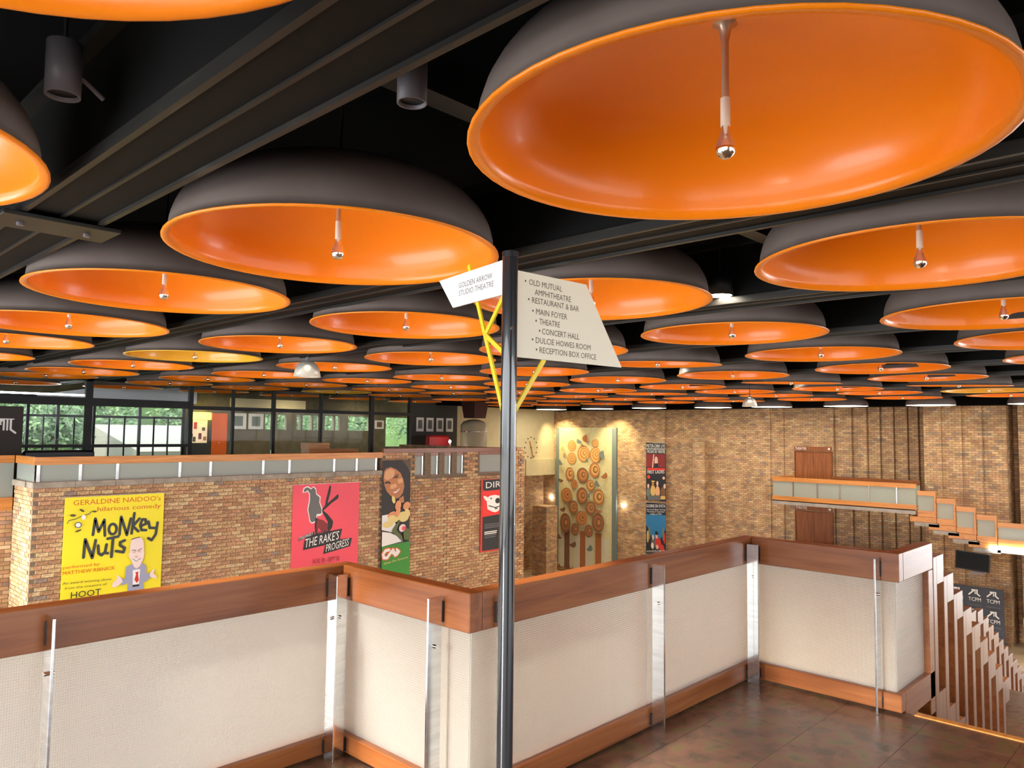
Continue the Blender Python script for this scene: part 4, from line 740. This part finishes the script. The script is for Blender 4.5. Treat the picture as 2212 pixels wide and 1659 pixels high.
cs = thing('display_cabinet', 'lit display cabinet with a yellow header and small trinkets', 'cabinet', (13.25, 30.55, 0), 0)
part('body', MB().box(0,0.83,0,0.34,0,1.05).box(0,0.03,0,0.34,1.05,2.3).box(0.80,0.83,0,0.34,1.05,2.3), M['darkwall'], cs); part('back_panel', MB().box(0.03,0.80,0.30,0.33,1.05,1.98), M['caseback'], cs); part('header', MB().box(0,0.83,0,0.34,2.0,2.3), M['litheader'], cs)
for k, (x, z, hh, mm) in enumerate(((0.12,1.30,0.12,'ink'),(0.28,1.62,0.28,'pred'),(0.24,1.10,0.2,'inkbrown'),(0.48,1.2,0.25,'maroon'),(0.62,1.55,0.14,'inkbrown'),(0.68,1.15,0.16,'t1'))): part('trinket', MB().box(x-0.05,x+0.05,0.22,0.29,z,z+hh), M[mm], cs)
t = thing('door_3', 'bright orange door beside the lit display cabinet', 'door', (14.12, 30.6, 0), 0, None, 'structure'); lf = part('door_leaf', MB().bevbox(0,0.66,0,0.06,0.02,2.28), M['doororange'], t); part('door_handle', MB().tube((0.3,-0.05,1.05),(0.3,0,1.05),0.03), M['chrome'], lf)
def frame(x, y, z0, wd, ht, label, group, inner):
    t = thing('picture_frame', label, 'picture', (x, y, z0), 0, group); part('mount', MB().bevbox(0,wd,-0.03,0,0,ht), M['white'], t); part('picture', MB().box(wd*0.22,wd*0.78,-0.034,-0.03,ht*0.2,ht*0.82), M[inner], t)
for x in (22.72, 23.33, 23.96, 24.58): frame(x+0.06, 27.99, 1.62, 0.45, 0.66, 'white framed black print on the dark bar wall, %s from the pale column' % {22.72:'fourth',23.33:'third',23.96:'second',24.58:'first'}[x], 'framed prints on the bar wall', 'pgrey')
for x in (15.05, 15.85): frame(x, 30.88, 1.63, 0.70, 0.68, 'pale mounted picture on the olive wall, %s the orange door' % ('next to' if x < 15.5 else 'second from'), 'pictures on the olive wall', 't5')
frame(22.5, 30.88, 1.72, 0.55, 0.42, 'framed brown picture beside the tall garden window', None, 't4')
t = thing('sofa', 'red upholstered sofa at the gallery bar', 'sofa', (22.45, 26.2, 0)); part('backrest', MB().bevbox(0,1.35,0.5,0.75,0.3,1.45,0.08), M['redsofa'], t); part('seat', MB().bevbox(0,1.42,-0.1,0.5,0.0,0.95,0.08), M['redsofa'], t)
t = thing('table_lamp', 'small glowing lamp above the red sofa', 'lamp', (23.2, 26.05, 1.1)); part('bulb', MB().lathe([(0.001,0.16),(0.05,0.12),(0.06,0.05),(0.001,0.0)], 12), M['lens'], t); part('base', MB().cyl(0.05,-0.15,0.0,12), M['rod'], t)
t = thing('translucent_column', 'pale rounded column in front of the cream wall', 'column', (24.55, 25.9, 0)); part('shaft', MB().lathe([(0.62,0.0),(0.62,1.95),(0.5,2.1),(0.25,2.2),(0.001,2.22)], 36), mat('column_plaster', (0.42,0.38,0.26), 0.35), t); part('band', MB().lathe([(0.625,1.62),(0.635,1.63),(0.635,1.66),(0.625,1.67)], 36), M['steel'], t)
t = thing('hanging_hood', 'dark red tapered hood hanging above the pale column', 'hood', (24.6, 25.9, 2.25)); part('hood', MB().add([(-0.36,-0.36,0.02),(0.36,-0.36,0.02),(0.36,0.36,0.02),(-0.36,0.36,0.02),(-0.46,-0.46,0.8),(0.46,-0.46,0.8),(0.46,0.46,0.8),(-0.46,0.46,0.8)], [(0,3,2,1),(4,5,6,7),(0,1,5,4),(1,2,6,5),(2,3,7,6),(3,0,4,7)]), mat('hood_red', (0.05,0.012,0.010), 0.6), t); part('hanger', MB().cyl(0.02,0.8,2.04,8), M['black'], t)
t = thing('reception_counter', 'low orange wooden counter standing behind the gallery rail', 'counter', (13.2, 21.6, 0)); part('body', MB().bevbox(0,1.9,0,0.5,0,1.02), M['woodorange'], t); part('raised_end', MB().bevbox(0,0.75,-0.02,0.52,1.02,1.22), M['woodorange'], t)
t = thing('bench_sofa', 'black padded bench behind the gallery rail near the logo panel', 'sofa', (5.1, 20.6, 0)); part('seat', MB().bevbox(0,1.6,0,0.6,0,0.5,0.05), M['dark'], t); part('backrest', MB().bevbox(0,1.6,0.45,0.65,0.5,1.07,0.06), M['dark'], t)
along_y('handrail', 32.3, 32.38, 8.95, 12.3, -0.22, -0.06, M['wood'], tb); along_y('glass_panel', 32.33, 32.34, 8.95, 12.3, -1.05, -0.22, M['glassfar'], tb, 0.001)
t = thing('strip_light', 'thin white strip light along the ceiling of the entrance room', 'lamp', (3.5, 27.35, 2.66)); part('tube', MB().box(0,5.0,-0.03,0.03,0,0.05), M['tube'], t); part('hanger', MB().cyl(0.01,0.05,1.6,6,2.5,0), M['black'], t)
for x, y, q in ((14.3,29.0,'by the orange door'),(17.6,29.2,'before the small garden windows'),(21.4,29.2,'before the tall garden window')):  # added lamps, put in to brighten the dark entrance room
    t = thing('added_room_light', 'added round downlight brightening the entrance room ' + q, 'lamp', (x, y, 3.30), 0, 'added entrance room lights')
    link('can', dl_can, None, t); link('lens', dl_lens, None, t); part('hanger', MB().cyl(0.01, 0.22, 0.98, 6), M['black'], t)
    s = spot('added_room_beam', (x, y, 3.27), (x, y+0.9, 1.2), 90, 2.3, 0.7, (1.0,0.86,0.62), 0.1)
